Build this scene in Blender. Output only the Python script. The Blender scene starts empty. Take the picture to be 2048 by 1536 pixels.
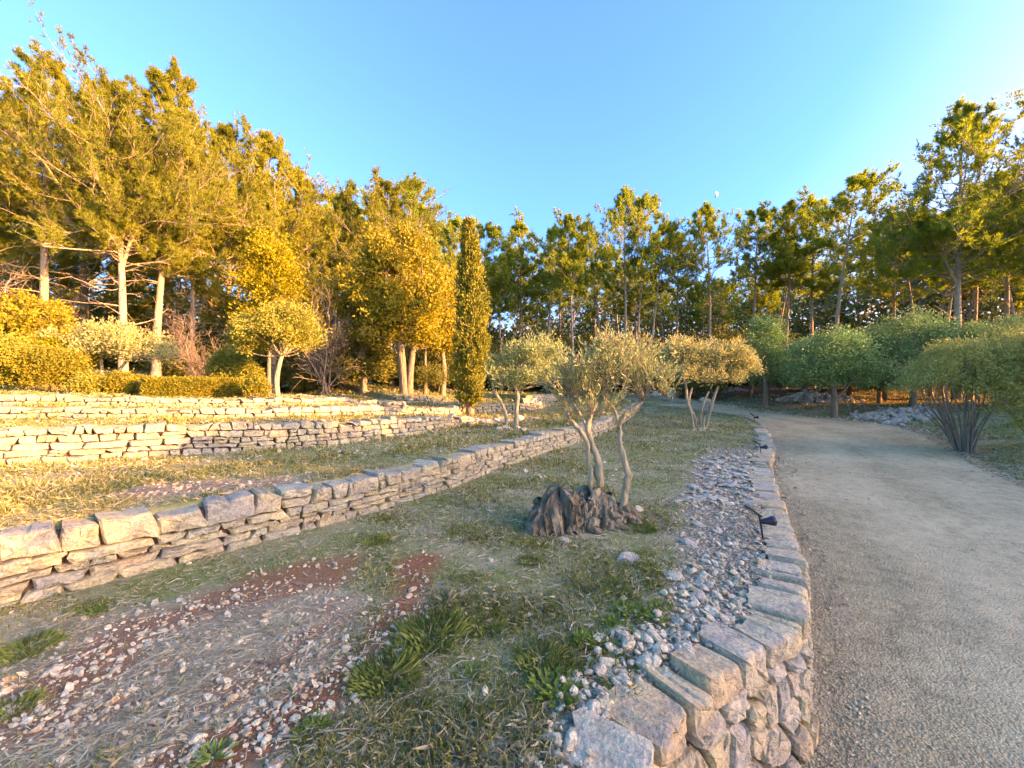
import bpy, math
import numpy as np
from mathutils import Vector

# ------------------------------------------------------------------ camera, sky, sun, exposure
scene = bpy.context.scene
COL = scene.collection
F = 800.0                       # focal length in pixels of a 2048 px wide picture
EYE = 1.6
cam_d = bpy.data.cameras.new("camera")
cam_d.sensor_width = 36.0
cam_d.lens = 36.0 * F / 2048.0
cam_d.clip_start = 0.05
cam_d.clip_end = 3000
cam = bpy.data.objects.new("camera", cam_d)
COL.objects.link(cam)
cam.location = (0, 0, EYE)
cam.rotation_euler = (math.radians(90), 0, 0)
scene.camera = cam

SUN_EL = math.radians(11.5)
SUN_H = np.array([0.950, -0.312])          # horizontal direction towards the sun
SUN_H = SUN_H / np.linalg.norm(SUN_H)
world = bpy.data.worlds.new("World")
scene.world = world
world.use_nodes = True
wn = world.node_tree.nodes
bg = wn["Background"]
sky = wn.new("ShaderNodeTexSky")
sky.sky_type = 'NISHITA'
sky.sun_disc = False
sky.sun_elevation = SUN_EL
sky.sun_rotation = math.atan2(SUN_H[0], SUN_H[1])
sky.air_density = 1.0
sky.dust_density = 4.3
sky.ozone_density = 5.0
hsv = wn.new("ShaderNodeHueSaturation")
hsv.inputs["Saturation"].default_value = 1.33
world.node_tree.links.new(sky.outputs[0], hsv.inputs["Color"])
world.node_tree.links.new(hsv.outputs[0], bg.inputs[0])
bg.inputs[1].default_value = 0.15

sun_d = bpy.data.lights.new("sun", 'SUN')
sun_d.energy = 2.4
sun_d.angle = math.radians(0.5)
sun_d.color = (1.0, 0.66, 0.31)
sun = bpy.data.objects.new("sun", sun_d)
COL.objects.link(sun)
to_sun = Vector((SUN_H[0] * math.cos(SUN_EL), SUN_H[1] * math.cos(SUN_EL), math.sin(SUN_EL)))
sun.rotation_euler = to_sun.to_track_quat('Z', 'Y').to_euler()
sun.location = (20, -6, 12)

vs = scene.view_settings
vs.view_transform = 'Standard'
vs.look = 'None'
vs.gamma = 1
vs.use_curve_mapping = False
vs.use_white_balance = True
vs.white_balance_temperature = 10500
vs.white_balance_tint = 67
vs.exposure = 3.2
scene.cycles.use_denoising = True
scene.cycles.denoising_prefilter = 'NONE'
scene.cycles.max_bounces = 6
scene.cycles.diffuse_bounces = 3
scene.cycles.glossy_bounces = 2
scene.cycles.transmission_bounces = 3
scene.cycles.transparent_max_bounces = 4

# ------------------------------------------------------------------ helpers
def rngf(seed):
    return np.random.default_rng(seed)

def norm(v):
    return v / np.maximum(np.linalg.norm(v, axis=-1, keepdims=True), 1e-9)

def _hash(ix, iy, iz, seed):
    h = (ix.astype(np.int64) * 374761393 + iy.astype(np.int64) * 668265263 + iz.astype(np.int64) * 2147483647 + seed * 1274126177) & 0xFFFFFFFF
    h = ((h ^ (h >> 13)) * 1274126177) & 0xFFFFFFFF
    h = (h ^ (h >> 16)) & 0xFFFFFFFF
    return h / 4294967295.0

def vnoise(x, y, z=0.0, seed=0):
    """value noise in -1..1"""
    x = np.asarray(x, float); y = np.asarray(y, float)
    z = np.zeros_like(x) + z
    ix, iy, iz = np.floor(x), np.floor(y), np.floor(z)
    fx, fy, fz = x - ix, y - iy, z - iz
    fx = fx * fx * (3 - 2 * fx); fy = fy * fy * (3 - 2 * fy); fz = fz * fz * (3 - 2 * fz)
    out = 0
    for dx in (0, 1):
        for dy in (0, 1):
            for dz in (0, 1):
                w = (fx if dx else 1 - fx) * (fy if dy else 1 - fy) * (fz if dz else 1 - fz)
                out = out + w * _hash(ix + dx, iy + dy, iz + dz, seed)
    return out * 2 - 1

def fbm(x, y, z=0.0, seed=0, oct=3):
    a, f, o = 1.0, 1.0, 0.0
    for i in range(oct):
        o = o + a * vnoise(np.asarray(x) * f, np.asarray(y) * f, np.asarray(z) * f, seed + i * 7)
        a *= 0.5; f *= 2.03
    return o / 1.75

def smooth(a, b, x):
    t = np.clip((x - a) / (b - a), 0, 1)
    return t * t * (3 - 2 * t)

class MB:
    """collects pieces of geometry and links them as one mesh object"""
    def __init__(self):
        self.v, self.f, self.n = [], [], 0
    def add(self, v, f):
        v = np.asarray(v, float).reshape(-1, 3); f = np.asarray(f, int)
        self.v.append(v); self.f.append(f + self.n); self.n += len(v)
    def mesh(self, name, mat, smooth_shade=False):
        me = bpy.data.meshes.new(name)
        v = np.concatenate(self.v)
        me.vertices.add(len(v)); me.vertices.foreach_set("co", v.astype(np.float32).ravel())
        idx = np.concatenate([f.ravel() for f in self.f]).astype(np.int32)
        cnt = np.concatenate([np.full(len(f), f.shape[1]) for f in self.f])
        st = np.concatenate([[0], np.cumsum(cnt)[:-1]]).astype(np.int32)
        me.loops.add(len(idx)); me.loops.foreach_set("vertex_index", idx)
        me.polygons.add(len(cnt)); me.polygons.foreach_set("loop_start", st)
        me.polygons.foreach_set("use_smooth", np.full(len(cnt), smooth_shade))
        me.materials.append(mat)
        me.update(calc_edges=True)
        return me
    def build(self, name, mat, parent=None, smooth_shade=False, loc=None):
        return link(name, self.mesh(name, mat, smooth_shade), parent, loc)

def link(name, me, parent=None, loc=None):
    o = bpy.data.objects.new(name, me)
    COL.objects.link(o)
    if parent is not None:
        o.parent = parent
    if loc is not None:
        o.location = loc
    return o

def tag(o, label=None, cat=None, group=None, kind=None):
    if label: o["label"] = label
    if cat: o["category"] = cat
    if group: o["group"] = group
    if kind: o["kind"] = kind
    return o

def thing(name, label, cat, loc, rz=0.0, group=None, scale=1.0):
    o = bpy.data.objects.new(name, None)
    COL.objects.link(o)
    o.location = loc; o.rotation_euler = (0, 0, rz)
    o.scale = (scale,) * 3
    o.empty_display_size = 0.2
    return tag(o, label, cat, group)

def clone(src, name, label, loc, rz, scale, group, cat):
    """a copy of a thing with copies of its parts and sub-parts (shared mesh data)"""
    r = src.copy(); COL.objects.link(r); r.name = name
    r.location = loc; r.rotation_euler = (0, 0, rz)
    r.scale = scale if isinstance(scale, tuple) else (scale,) * 3
    tag(r, label, cat, group)
    for ch in list(src.children):
        c = ch.copy(); COL.objects.link(c); c.parent = r
        for g in list(ch.children):
            d = g.copy(); COL.objects.link(d); d.parent = c
    return r

def tubes(P, R, sides=5):
    """P (N,K,3) centre lines, R (N,K) radii"""
    P = np.asarray(P, float); R = np.asarray(R, float)
    N, K, _ = P.shape
    T = np.gradient(P, axis=1); T = norm(T)
    ref = np.where(np.abs(T[..., 2:3]) > 0.9, np.array([1.0, 0, 0]), np.array([0, 0, 1.0]))
    U = norm(np.cross(T, ref)); V = np.cross(T, U)
    a = np.arange(sides) / sides * 2 * np.pi
    ring = U[:, :, None, :] * np.cos(a)[None, None, :, None] + V[:, :, None, :] * np.sin(a)[None, None, :, None]
    v = P[:, :, None, :] + ring * R[:, :, None, None]
    i = np.arange(sides); j = (i + 1) % sides
    k = np.arange(K - 1)
    b = (np.arange(N) * K * sides)[:, None, None]
    q = np.stack([b + k[None, :, None] * sides + i, b + k[None, :, None] * sides + j,
                  b + (k[None, :, None] + 1) * sides + j, b + (k[None, :, None] + 1) * sides + i], -1)
    return v.reshape(-1, 3), q.reshape(-1, 4)

def resample(pts, K):
    pts = np.asarray(pts, float)
    d = np.concatenate([[0], np.cumsum(np.linalg.norm(np.diff(pts, axis=0), axis=1))])
    t = np.linspace(0, d[-1], K)
    return np.stack([np.interp(t, d, pts[:, i]) for i in range(pts.shape[1])], 1)

def catmull(pts, per=10):
    p = np.asarray(pts, float)
    p = np.vstack([2 * p[0] - p[1], p, 2 * p[-1] - p[-2]])
    out = []
    for i in range(1, len(p) - 2):
        t = np.linspace(0, 1, per, endpoint=False)[:, None]
        a, b, c, d = p[i - 1], p[i], p[i + 1], p[i + 2]
        out.append(0.5 * (2 * b + (c - a) * t + (2 * a - 5 * b + 4 * c - d) * t ** 2 + (3 * b - 3 * c + d - a) * t ** 3))
    out.append(p[-2][None])
    return np.vstack(out)

def needles(pos, d, k, L, W, spread, rg):
    T = len(pos)
    ax = norm(d[:, None, :] + spread * rg.normal(size=(T, k, 3)))
    sd = norm(np.cross(ax, rg.normal(size=(T, k, 3))))
    l = (L * rg.uniform(0.6, 1.2, (T, k)))[..., None]
    w = (W * rg.uniform(0.7, 1.3, (T, k)))[..., None]
    b = pos[:, None, :] + np.zeros_like(ax)
    v = np.stack([b - sd * w / 2, b + sd * w / 2, b + ax * l], 2).reshape(-1, 3)
    return v, np.arange(T * k * 3).reshape(-1, 3)

def leaves(pos, d, L, W, rg, flat=0.0):
    T = len(pos)
    ax = norm(d)
    r = rg.normal(size=(T, 3))
    if flat: r = r * (1 - flat) + np.array([0, 0, 1.0]) * flat * 2
    nrm = norm(r)
    sd = norm(np.cross(ax, nrm))
    l = (L * rg.uniform(0.65, 1.25, T))[:, None]; w = (W * rg.uniform(0.7, 1.25, T))[:, None]
    up = np.cross(sd, ax) * w * 0.25
    v = np.stack([pos, pos + ax * l * 0.5 + sd * w / 2 + up, pos + ax * l, pos + ax * l * 0.5 - sd * w / 2 + up], 1).reshape(-1, 3)
    return v, np.arange(T * 4).reshape(-1, 4)

# ------------------------------------------------------------------ materials
def nt(name):
    m = bpy.data.materials.new(name); m.use_nodes = True
    n = m.node_tree.nodes; n.clear()
    return m, n, m.node_tree.links

def N(n, t, **kw):
    x = n.new(t)
    for k, v in kw.items():
        setattr(x, k, v)
    return x

def ramp(n, stops, interp='LINEAR'):
    r = n.new("ShaderNodeValToRGB"); r.color_ramp.interpolation = interp
    el = r.color_ramp.elements
    while len(el) < len(stops): el.new(0.5)
    for e, (p, c) in zip(el, stops):
        e.position = p; e.color = (*c, 1)
    return r

def noise(n, l, scale, detail=4, rough=0.6, vec=None):
    x = n.new("ShaderNodeTexNoise"); x.inputs["Scale"].default_value = scale
    x.inputs["Detail"].default_value = detail; x.inputs["Roughness"].default_value = rough
    if vec is not None: l.new(vec, x.inputs["Vector"])
    return x

def mixc(n, l, fac, a, b, blend='MIX'):
    x = n.new("ShaderNodeMix"); x.data_type = 'RGBA'; x.blend_type = blend
    for sock, val in ((x.inputs[0], fac), (x.inputs[6], a), (x.inputs[7], b)):
        if isinstance(val, (int, float)): sock.default_value = val
        elif isinstance(val, tuple): sock.default_value = (*val, 1)
        else: l.new(val, sock)
    return x.outputs[2]

def math_(n, l, op, a, b=None):
    x = n.new("ShaderNodeMath"); x.operation = op
    for s, v in ((x.inputs[0], a), (x.inputs[1], b)):
        if v is None: continue
        if isinstance(v, (int, float)): s.default_value = v
        else: l.new(v, s)
    return x.outputs[0]

def finish(m, n, l, col, rough=0.9, bump=None, bump_s=0.5, dist=0.02, spec=0.25):
    p = n.new("ShaderNodeBsdfPrincipled"); o = n.new("ShaderNodeOutputMaterial")
    if isinstance(col, tuple): p.inputs["Base Color"].default_value = (*col, 1)
    else: l.new(col, p.inputs["Base Color"])
    p.inputs["Roughness"].default_value = rough
    p.inputs["Specular IOR Level"].default_value = spec
    if bump is not None:
        b = n.new("ShaderNodeBump"); b.inputs["Strength"].default_value = bump_s; b.inputs["Distance"].default_value = dist
        l.new(bump, b.inputs["Height"]); l.new(b.outputs[0], p.inputs["Normal"])
    l.new(p.outputs[0], o.inputs[0])
    return m

def leaf_mat(name, stops, trans=0.35, scale=1.2, tint=None, isl=0.45):
    """stops: colour ramp over a per-leaf random number; slow noise shifts it so clumps differ"""
    m, n, l = nt(name)
    g = n.new("ShaderNodeNewGeometry")
    tc = n.new("ShaderNodeTexCoord")
    nz = noise(n, l, scale, 2, 0.5, tc.outputs["Object"])
    oi = n.new("ShaderNodeObjectInfo")
    a = math_(n, l, 'MULTIPLY', g.outputs["Random Per Island"], isl)
    b = math_(n, l, 'MULTIPLY', nz.outputs["Fac"], 0.85)
    c = math_(n, l, 'MULTIPLY', oi.outputs["Random"], 0.22)
    s = math_(n, l, 'ADD', a, b); s = math_(n, l, 'ADD', s, c); s = math_(n, l, 'SUBTRACT', s, 0.26 + (isl - 0.45) * 0.5)
    r = ramp(n, stops); l.new(s, r.inputs[0])
    d = n.new("ShaderNodeBsdfPrincipled"); d.inputs["Roughness"].default_value = 0.6
    d.inputs["Specular IOR Level"].default_value = 0.25
    t = n.new("ShaderNodeBsdfTranslucent")
    l.new(r.outputs[0], d.inputs["Base Color"])
    tcv = mixc(n, l, 1.0, r.outputs[0], tint or (1.0, 0.95, 0.5), 'MULTIPLY')
    tcv2 = mixc(n, l, 1.0, tcv, (1.5, 1.5, 1.5), 'MULTIPLY')
    l.new(tcv2, t.inputs["Color"])
    mx = n.new("ShaderNodeMixShader"); mx.inputs[0].default_value = trans
    l.new(d.outputs[0], mx.inputs[1]); l.new(t.outputs[0], mx.inputs[2])
    o = n.new("ShaderNodeOutputMaterial"); l.new(mx.outputs[0], o.inputs[0])
    return m

def bark_mat(name, c0, c1, c2, scale=6.0, stretch=0.25):
    m, n, l = nt(name)
    tc = n.new("ShaderNodeTexCoord"); mp = n.new("ShaderNodeMapping")
    mp.inputs["Scale"].default_value = (1, 1, stretch)
    l.new(tc.outputs["Object"], mp.inputs[0])
    v = n.new("ShaderNodeTexVoronoi"); v.inputs["Scale"].default_value = scale * 2.2; l.new(mp.outputs[0], v.inputs["Vector"])
    z = noise(n, l, scale, 5, 0.65, mp.outputs[0])
    z2 = noise(n, l, 0.7, 2, 0.5, tc.outputs["Object"])
    r = ramp(n, [(0.25, c0), (0.5, c1), (0.75, c2)]); l.new(z.outputs["Fac"], r.inputs[0])
    c = mixc(n, l, math_(n, l, 'MULTIPLY', z2.outputs["Fac"], 0.6), r.outputs[0], c1)
    h = math_(n, l, 'ADD', v.outputs["Distance"], z.outputs["Fac"])
    return finish(m, n, l, c, 0.95, h, 0.8, 0.03, 0.15)

def stone_mat(name, stops, lichen=0.5, dirt=0.35, isl=True, scale=1.0):
    m, n, l = nt(name)
    tc = n.new("ShaderNodeTexCoord"); oi = n.new("ShaderNodeObjectInfo"); g = n.new("ShaderNodeNewGeometry")
    pos = g.outputs["Position"]
    rnd = math_(n, l, 'FRACT', math_(n, l, 'ADD', math_(n, l, 'MULTIPLY', oi.outputs["Random"], 7.31), math_(n, l, 'MULTIPLY', g.outputs["Random Per Island"], 5.17)))
    r = ramp(n, stops); l.new(rnd, r.inputs[0])
    z1 = noise(n, l, 9 * scale, 5, 0.68, pos)
    z2 = noise(n, l, 45 * scale, 4, 0.7, pos)
    z3 = noise(n, l, 4.0 * scale, 4, 0.6, pos)
    c = mixc(n, l, 1.0, r.outputs[0], ramp_out(n, l, z1.outputs["Fac"], [(0.25, (0.55, 0.51, 0.47)), (0.5, (0.95, 0.95, 0.95)), (0.75, (1.25, 1.17, 1.02))]), 'MULTIPLY')
    c = mixc(n, l, 1.0, c, ramp_out(n, l, z2.outputs["Fac"], [(0.32, (0.60, 0.60, 0.62)), (0.58, (1.08, 1.08, 1.08))]), 'MULTIPLY')
    # grey weathering and pale lichen
    w = ramp_out(n, l, z3.outputs["Fac"], [(0.45, (0, 0, 0)), (0.62, (1, 1, 1))])
    c = mixc(n, l, math_(n, l, 'MULTIPLY', w, dirt), c, (0.20, 0.195, 0.185))
    v = n.new("ShaderNodeTexVoronoi"); v.inputs["Scale"].default_value = 26 * scale; l.new(pos, v.inputs["Vector"])
    sp = ramp_out(n, l, v.outputs["Distance"], [(0.16, (1, 1, 1)), (0.26, (0, 0, 0))])
    sp2 = math_(n, l, 'MULTIPLY', math_(n, l, 'MULTIPLY', sp, w), lichen)
    c = mixc(n, l, sp2, c, (0.52, 0.51, 0.47))
    h = math_(n, l, 'ADD', math_(n, l, 'MULTIPLY', z1.outputs["Fac"], 1.0), math_(n, l, 'MULTIPLY', z2.outputs["Fac"], 0.35))
    return finish(m, n, l, c, 0.92, h, 1.0, 0.04, 0.2)

def ramp_out(n, l, src, stops):
    r = ramp(n, stops); l.new(src, r.inputs[0]); return r.outputs[0]

M = {}
M['stone'] = stone_mat("limestone", [(0.0, (0.346, 0.369, 0.228)), (0.3, (0.438, 0.443, 0.247)), (0.5, (0.316, 0.356, 0.247)), (0.7, (0.458, 0.492, 0.294)), (0.9, (0.427, 0.393, 0.199)), (1.0, (0.376, 0.406, 0.257))])
M['stone_drive'] = stone_mat("drive_wall_stone", [(0.0, (0.540, 0.490, 0.280)), (0.25, (0.600, 0.500, 0.250)), (0.45, (0.450, 0.440, 0.310)), (0.6, (0.610, 0.560, 0.340)), (0.8, (0.580, 0.430, 0.200)), (1.0, (0.530, 0.520, 0.330))], 0.45, 0.3)
M['slab_grey'] = stone_mat("grey_slab_stone", [(0.0, (0.430, 0.430, 0.300)), (0.5, (0.520, 0.520, 0.360)), (1.0, (0.500, 0.480, 0.310))], 0.3, 0.2)
M['pebble'] = stone_mat("pebble_stone", [(0.0, (0.580, 0.545, 0.320)), (0.3, (0.640, 0.610, 0.370)), (0.5, (0.500, 0.500, 0.340)), (0.68, (0.620, 0.510, 0.280)), (0.85, (0.640, 0.620, 0.400)), (0.95, (0.600, 0.380, 0.150)), (1.0, (0.480, 0.480, 0.330))], 0.1, 0.12)
M['gravel'] = stone_mat("gravel_chip", [(0.0, (0.546, 0.474, 0.255)), (0.35, (0.651, 0.572, 0.317)), (0.6, (0.493, 0.448, 0.264)), (0.85, (0.680, 0.618, 0.361)), (1.0, (0.609, 0.515, 0.264))], 0.0, 0.1)
M['core'] = None
m, n, l = nt("wall_earth"); tc = n.new("ShaderNodeTexCoord"); z = noise(n, l, 12, 4, 0.7, tc.outputs["Object"])
M['core'] = finish(m, n, l, ramp_out(n, l, z.outputs["Fac"], [(0.3, (0.07, 0.045, 0.03)), (0.7, (0.17, 0.11, 0.075))]), 1.0, z.outputs["Fac"], 0.8, 0.03, 0.05)

M['pine_bark'] = bark_mat("pine_bark", (0.194, 0.152, 0.089), (0.327, 0.271, 0.165), (0.448, 0.409, 0.259), 5.0)
M['oak_bark'] = bark_mat("oak_bark", (0.130, 0.101, 0.059), (0.220, 0.179, 0.104), (0.300, 0.263, 0.162), 7.0)
M['olive_bark'] = bark_mat("olive_bark", (0.176, 0.161, 0.088), (0.308, 0.293, 0.170), (0.405, 0.390, 0.235), 9.0)
M['twig_bark'] = bark_mat("twig_bark", (0.14, 0.12, 0.075), (0.22, 0.19, 0.13), (0.31, 0.28, 0.19), 9.0)
M['stump'] = bark_mat("stump_wood", (0.025, 0.024, 0.014), (0.13, 0.122, 0.072), (0.40, 0.38, 0.24), 9.0, 0.22)
M['pine_dense'] = leaf_mat("pine_needles", [(0.05, (0.075, 0.116, 0.016)), (0.4, (0.159, 0.209, 0.023)), (0.75, (0.250, 0.281, 0.030)), (1.0, (0.316, 0.319, 0.046))], 0.42, 0.9)
M['pine_wood'] = leaf_mat("wood_pine_needles", [(0.05, (0.087, 0.162, 0.023)), (0.45, (0.186, 0.284, 0.030)), (0.8, (0.295, 0.379, 0.038)), (1.0, (0.349, 0.405, 0.050))], 0.42, 0.8)
M['oak_leaf'] = leaf_mat("oak_leaves", [(0.05, (0.114, 0.158, 0.020)), (0.35, (0.228, 0.232, 0.022)), (0.65, (0.308, 0.278, 0.029)), (0.9, (0.296, 0.195, 0.031)), (1.0, (0.228, 0.128, 0.033))], 0.35, 0.8)
M['oak_russet'] = leaf_mat("russet_leaves", [(0.05, (0.126, 0.120, 0.022)), (0.45, (0.225, 0.174, 0.028)), (0.8, (0.243, 0.132, 0.030)), (1.0, (0.171, 0.090, 0.030))], 0.35, 0.8)
M['yellow_leaf'] = leaf_mat("yellow_green_leaves", [(0.05, (0.149, 0.178, 0.012)), (0.5, (0.276, 0.271, 0.016)), (1.0, (0.380, 0.330, 0.030))], 0.4, 0.9)
M['holm_leaf'] = leaf_mat("holm_leaves", [(0.05, (0.105, 0.144, 0.023)), (0.5, (0.223, 0.254, 0.036)), (1.0, (0.342, 0.338, 0.058))], 0.3, 1.4)
M['box_leaf'] = leaf_mat("hedge_leaves", [(0.05, (0.095, 0.139, 0.017)), (0.5, (0.216, 0.220, 0.024)), (1.0, (0.338, 0.276, 0.036))], 0.3, 2.0)
M['olive_leaf'] = leaf_mat("olive_leaves", [(0.05, (0.157, 0.234, 0.078)), (0.5, (0.297, 0.396, 0.132)), (1.0, (0.469, 0.588, 0.221))], 0.25, 1.5, (0.600, 0.600, 0.600))
M['olive_pale'] = leaf_mat("pale_olive_leaves", [(0.05, (0.208, 0.251, 0.084)), (0.5, (0.351, 0.388, 0.137)), (1.0, (0.494, 0.516, 0.199))], 0.25, 1.5, (0.600, 0.600, 0.600))
M['cypress'] = leaf_mat("cypress_scales", [(0.05, (0.077, 0.110, 0.017)), (0.5, (0.193, 0.220, 0.026)), (1.0, (0.308, 0.304, 0.042))], 0.2, 1.6)
M['juniper'] = leaf_mat("juniper_leaves", [(0.05, (0.054, 0.174, 0.054)), (0.5, (0.114, 0.306, 0.091)), (1.0, (0.201, 0.428, 0.128))], 0.25, 1.6, (0.600, 0.600, 0.600))
M['shrub_leaf'] = leaf_mat("grey_shrub_leaves", [(0.05, (0.166, 0.234, 0.057)), (0.5, (0.311, 0.392, 0.095)), (1.0, (0.498, 0.539, 0.139))], 0.25, 1.5, (0.600, 0.600, 0.600))
M['under'] = leaf_mat("undergrowth_leaves", [(0.05, (0.059, 0.088, 0.020)), (0.5, (0.136, 0.165, 0.032)), (1.0, (0.293, 0.241, 0.051))], 0.25, 0.7)
M['grass'] = leaf_mat("grass_blades", [(0.05, (0.06, 0.10, 0.02)), (0.35, (0.13, 0.18, 0.035)), (0.65, (0.24, 0.27, 0.07)), (0.85, (0.40, 0.38, 0.16)), (1.0, (0.52, 0.46, 0.25))], 0.3, 0.8, (0.95, 1, 0.5), isl=0.8)
M['tuft'] = leaf_mat("lush_grass_blades", [(0.05, (0.076, 0.158, 0.032)), (0.5, (0.150, 0.270, 0.053)), (1.0, (0.300, 0.371, 0.088))], 0.3, 3.0, (0.600, 0.600, 0.600), isl=0.8)
M['dry'] = leaf_mat("dry_grass_blades", [(0.05, (0.253, 0.228, 0.124)), (0.5, (0.418, 0.394, 0.217)), (1.0, (0.582, 0.552, 0.310))], 0.25, 2.0, (0.600, 0.600, 0.600), isl=0.8)
M['weed'] = leaf_mat("weed_leaves", [(0.05, (0.044, 0.132, 0.018)), (0.5, (0.083, 0.204, 0.027)), (1.0, (0.143, 0.264, 0.045))], 0.3, 3.0, (0.9, 1, 0.5))
M['fallen'] = leaf_mat("fallen_leaves", [(0.05, (0.14, 0.085, 0.05)), (0.5, (0.28, 0.17, 0.08)), (1.0, (0.42, 0.30, 0.12))], 0.1, 5.0)
m, n, l = nt("daisy_petal"); M['daisy'] = finish(m, n, l, (0.78, 0.77, 0.72), 0.7)
m, n, l = nt("black_plastic"); z = noise(n, l, 60, 2); M['black'] = finish(m, n, l, (0.018, 0.019, 0.028), 0.38, z.outputs["Fac"], 0.05, 0.01, 0.5)
m, n, l = nt("solar_cell"); M['solar'] = finish(m, n, l, (0.012, 0.014, 0.035), 0.2, None, spec=0.6)
m, n, l = nt("lamp_lens"); M['lens'] = finish(m, n, l, (0.05, 0.06, 0.14), 0.15, None, spec=0.6)
m, n, l = nt("moon_rock"); z = noise(n, l, 0.35, 3); M['moon'] = finish(m, n, l, ramp_out(n, l, z.outputs["Fac"], [(0.3, (0.7, 0.72, 0.74)), (0.7, (0.9, 0.9, 0.9))]), 1.0)

# ------------------------------------------------------------------ the lie of the land
class Curve:
    def __init__(self, pts, h, per=10):
        """pts: plan points from near to far, higher ground on the left; h: step height at each"""
        p = catmull(np.column_stack([np.asarray(pts, float), h]), per)
        self.P = p[:, :2]; self.h = np.maximum(p[:, 2], 0)
        self.s = np.concatenate([[0], np.cumsum(np.linalg.norm(np.diff(self.P, axis=0), axis=1))])
        T = norm(np.gradient(self.P, axis=0)); self.T = T
        self.R = np.stack([T[:, 1], -T[:, 0]], 1)      # right = downhill
    def near(self, x, y):
        x = np.asarray(x, float).ravel(); y = np.asarray(y, float).ravel()
        sd = np.empty(len(x)); ix = np.empty(len(x), int)
        for a in range(0, len(x), 20000):
            dx = x[a:a + 20000, None] - self.P[None, :, 0]; dy = y[a:a + 20000, None] - self.P[None, :, 1]
            i = np.argmin(dx * dx + dy * dy, 1)
            # refine on the neighbouring segments with the tangent
            ox = x[a:a + 20000] - self.P[i, 0]; oy = y[a:a + 20000] - self.P[i, 1]
            al = ox * self.T[i, 0] + oy * self.T[i, 1]
            inner = (i > 0) & (i < len(self.P) - 1)
            lat = -(ox * self.R[i, 0] + oy * self.R[i, 1])
            dist = np.sqrt(ox * ox + oy * oy)
            sd[a:a + 20000] = np.where(inner & (np.abs(al) < 0.5), lat, np.sign(lat) * dist)
            ix[a:a + 20000] = i
        return sd, ix
    def at(self, s):
        s = np.asarray(s, float)
        P = np.stack([np.interp(s, self.s, self.P[:, k]) for k in (0, 1)], -1)
        R = norm(np.stack([np.interp(s, self.s, self.R[:, k]) for k in (0, 1)], -1))
        return P, R, np.interp(s, self.s, self.h)

drive_c = Curve([(10, -30), (3, -8), (0.85, -1), (0.50, 0.3), (0.45, 1.2), (0.66, 1.72), (1.06, 2.02), (1.44, 2.28), (1.88, 2.53), (2.16, 2.9), (2.47, 3.35), (2.80, 3.9), (3.5, 5.1), (4.14, 6.3), (5.0, 7.75), (6.08, 9.34), (7.8, 12.2), (9.3, 15.3), (9.25, 17.6), (7.6, 21.3)],
                [0.75, 0.75, 0.75, 0.75, 0.75, 0.75, 0.74, 0.72, 0.70, 0.66, 0.6, 0.54, 0.45, 0.37, 0.29, 0.20, 0.10, 0.04, 0.0, 0.0])
wall_curves = {
    'a': Curve([(-40, -24), (-14, -5.5), (-8, -1.1), (-5.2, 1.4), (-3.62, 2.85), (-3.03, 3.55), (-1.92, 4.72), (-0.96, 6.18), (0.0, 7.9), (0.89, 9.4), (2.5, 12.0), (4.3, 15.5), (5.9, 18.8), (6.6, 21), (6.5, 24)],
               [0.46, 0.46, 0.47, 0.48, 0.48, 0.46, 0.43, 0.42, 0.41, 0.40, 0.38, 0.36, 0.30, 0.2, 0.0]),
    'b': Curve([(-50, -14), (-16, 1.6), (-9.5, 4.2), (-6.8, 5.4), (-5.3, 6.45), (-4.55, 6.9), (-3.2, 7.95), (-2.2, 9.4), (-1.55, 10.9), (-1.2, 12.3), (-1.0, 14)],
               [0.52, 0.52, 0.52, 0.50, 0.47, 0.45, 0.41, 0.35, 0.27, 0.14, 0.0]),
    'c': Curve([(-50, -9), (-17, 3.9), (-11, 6.0), (-8.6, 6.9), (-6.6, 7.7), (-5.2, 8.6), (-4.3, 9.9), (-3.6, 11.4), (-3.3, 12.6), (-3.1, 14)],
               [0.17, 0.17, 0.17, 0.17, 0.17, 0.18, 0.22, 0.25, 0.2, 0.0]),
    'd': Curve([(-50, -8), (-17, 4.9), (-11, 7.0), (-8.8, 7.85), (-7.0, 8.6), (-5.7, 9.7), (-5.1, 11.4), (-4.8, 13.2), (-4.6, 15)],
               [0.16, 0.16, 0.16, 0.16, 0.16, 0.17, 0.2, 0.18, 0.0]),
    'e': Curve([(-4.6, 13.2), (-3.9, 13.0), (-3.1, 13.2), (-2.0, 14.6), (-1.75, 15.6), (-0.5, 16.4), (0.5, 16.7), (1.3, 17.6), (2.2, 19.5)],
               [0.12, 0.26, 0.28, 0.30, 0.30, 0.28, 0.28, 0.24, 0.0]),
    'f': Curve([(-9.5, 14.2), (-8.6, 14.3), (-7.2, 14.4), (-6.0, 14.9), (-4.9, 15.9), (-3.6, 16.8), (-2.4, 17.6)],
               [0.0, 0.30, 0.36, 0.34, 0.30, 0.24, 0.0]),
    'g': Curve([(0.2, 17.5), (0.65, 17.0), (1.5, 19.0), (2.2, 20.8), (3.0, 23)],
               [0.0, 0.26, 0.36, 0.36, 0.0]),
}
drive_right = Curve([(8, -30), (7.2, -6), (7.3, 1), (8.3, 5), (9.4, 7.4), (11.1, 9.9), (12.5, 12.1), (12.9, 13.7), (12.3, 15.1), (11.4, 16.6), (10.8, 19), (9.4, 24), (7.5, 30), (3, 38)],
                    [0] * 14)

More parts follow.
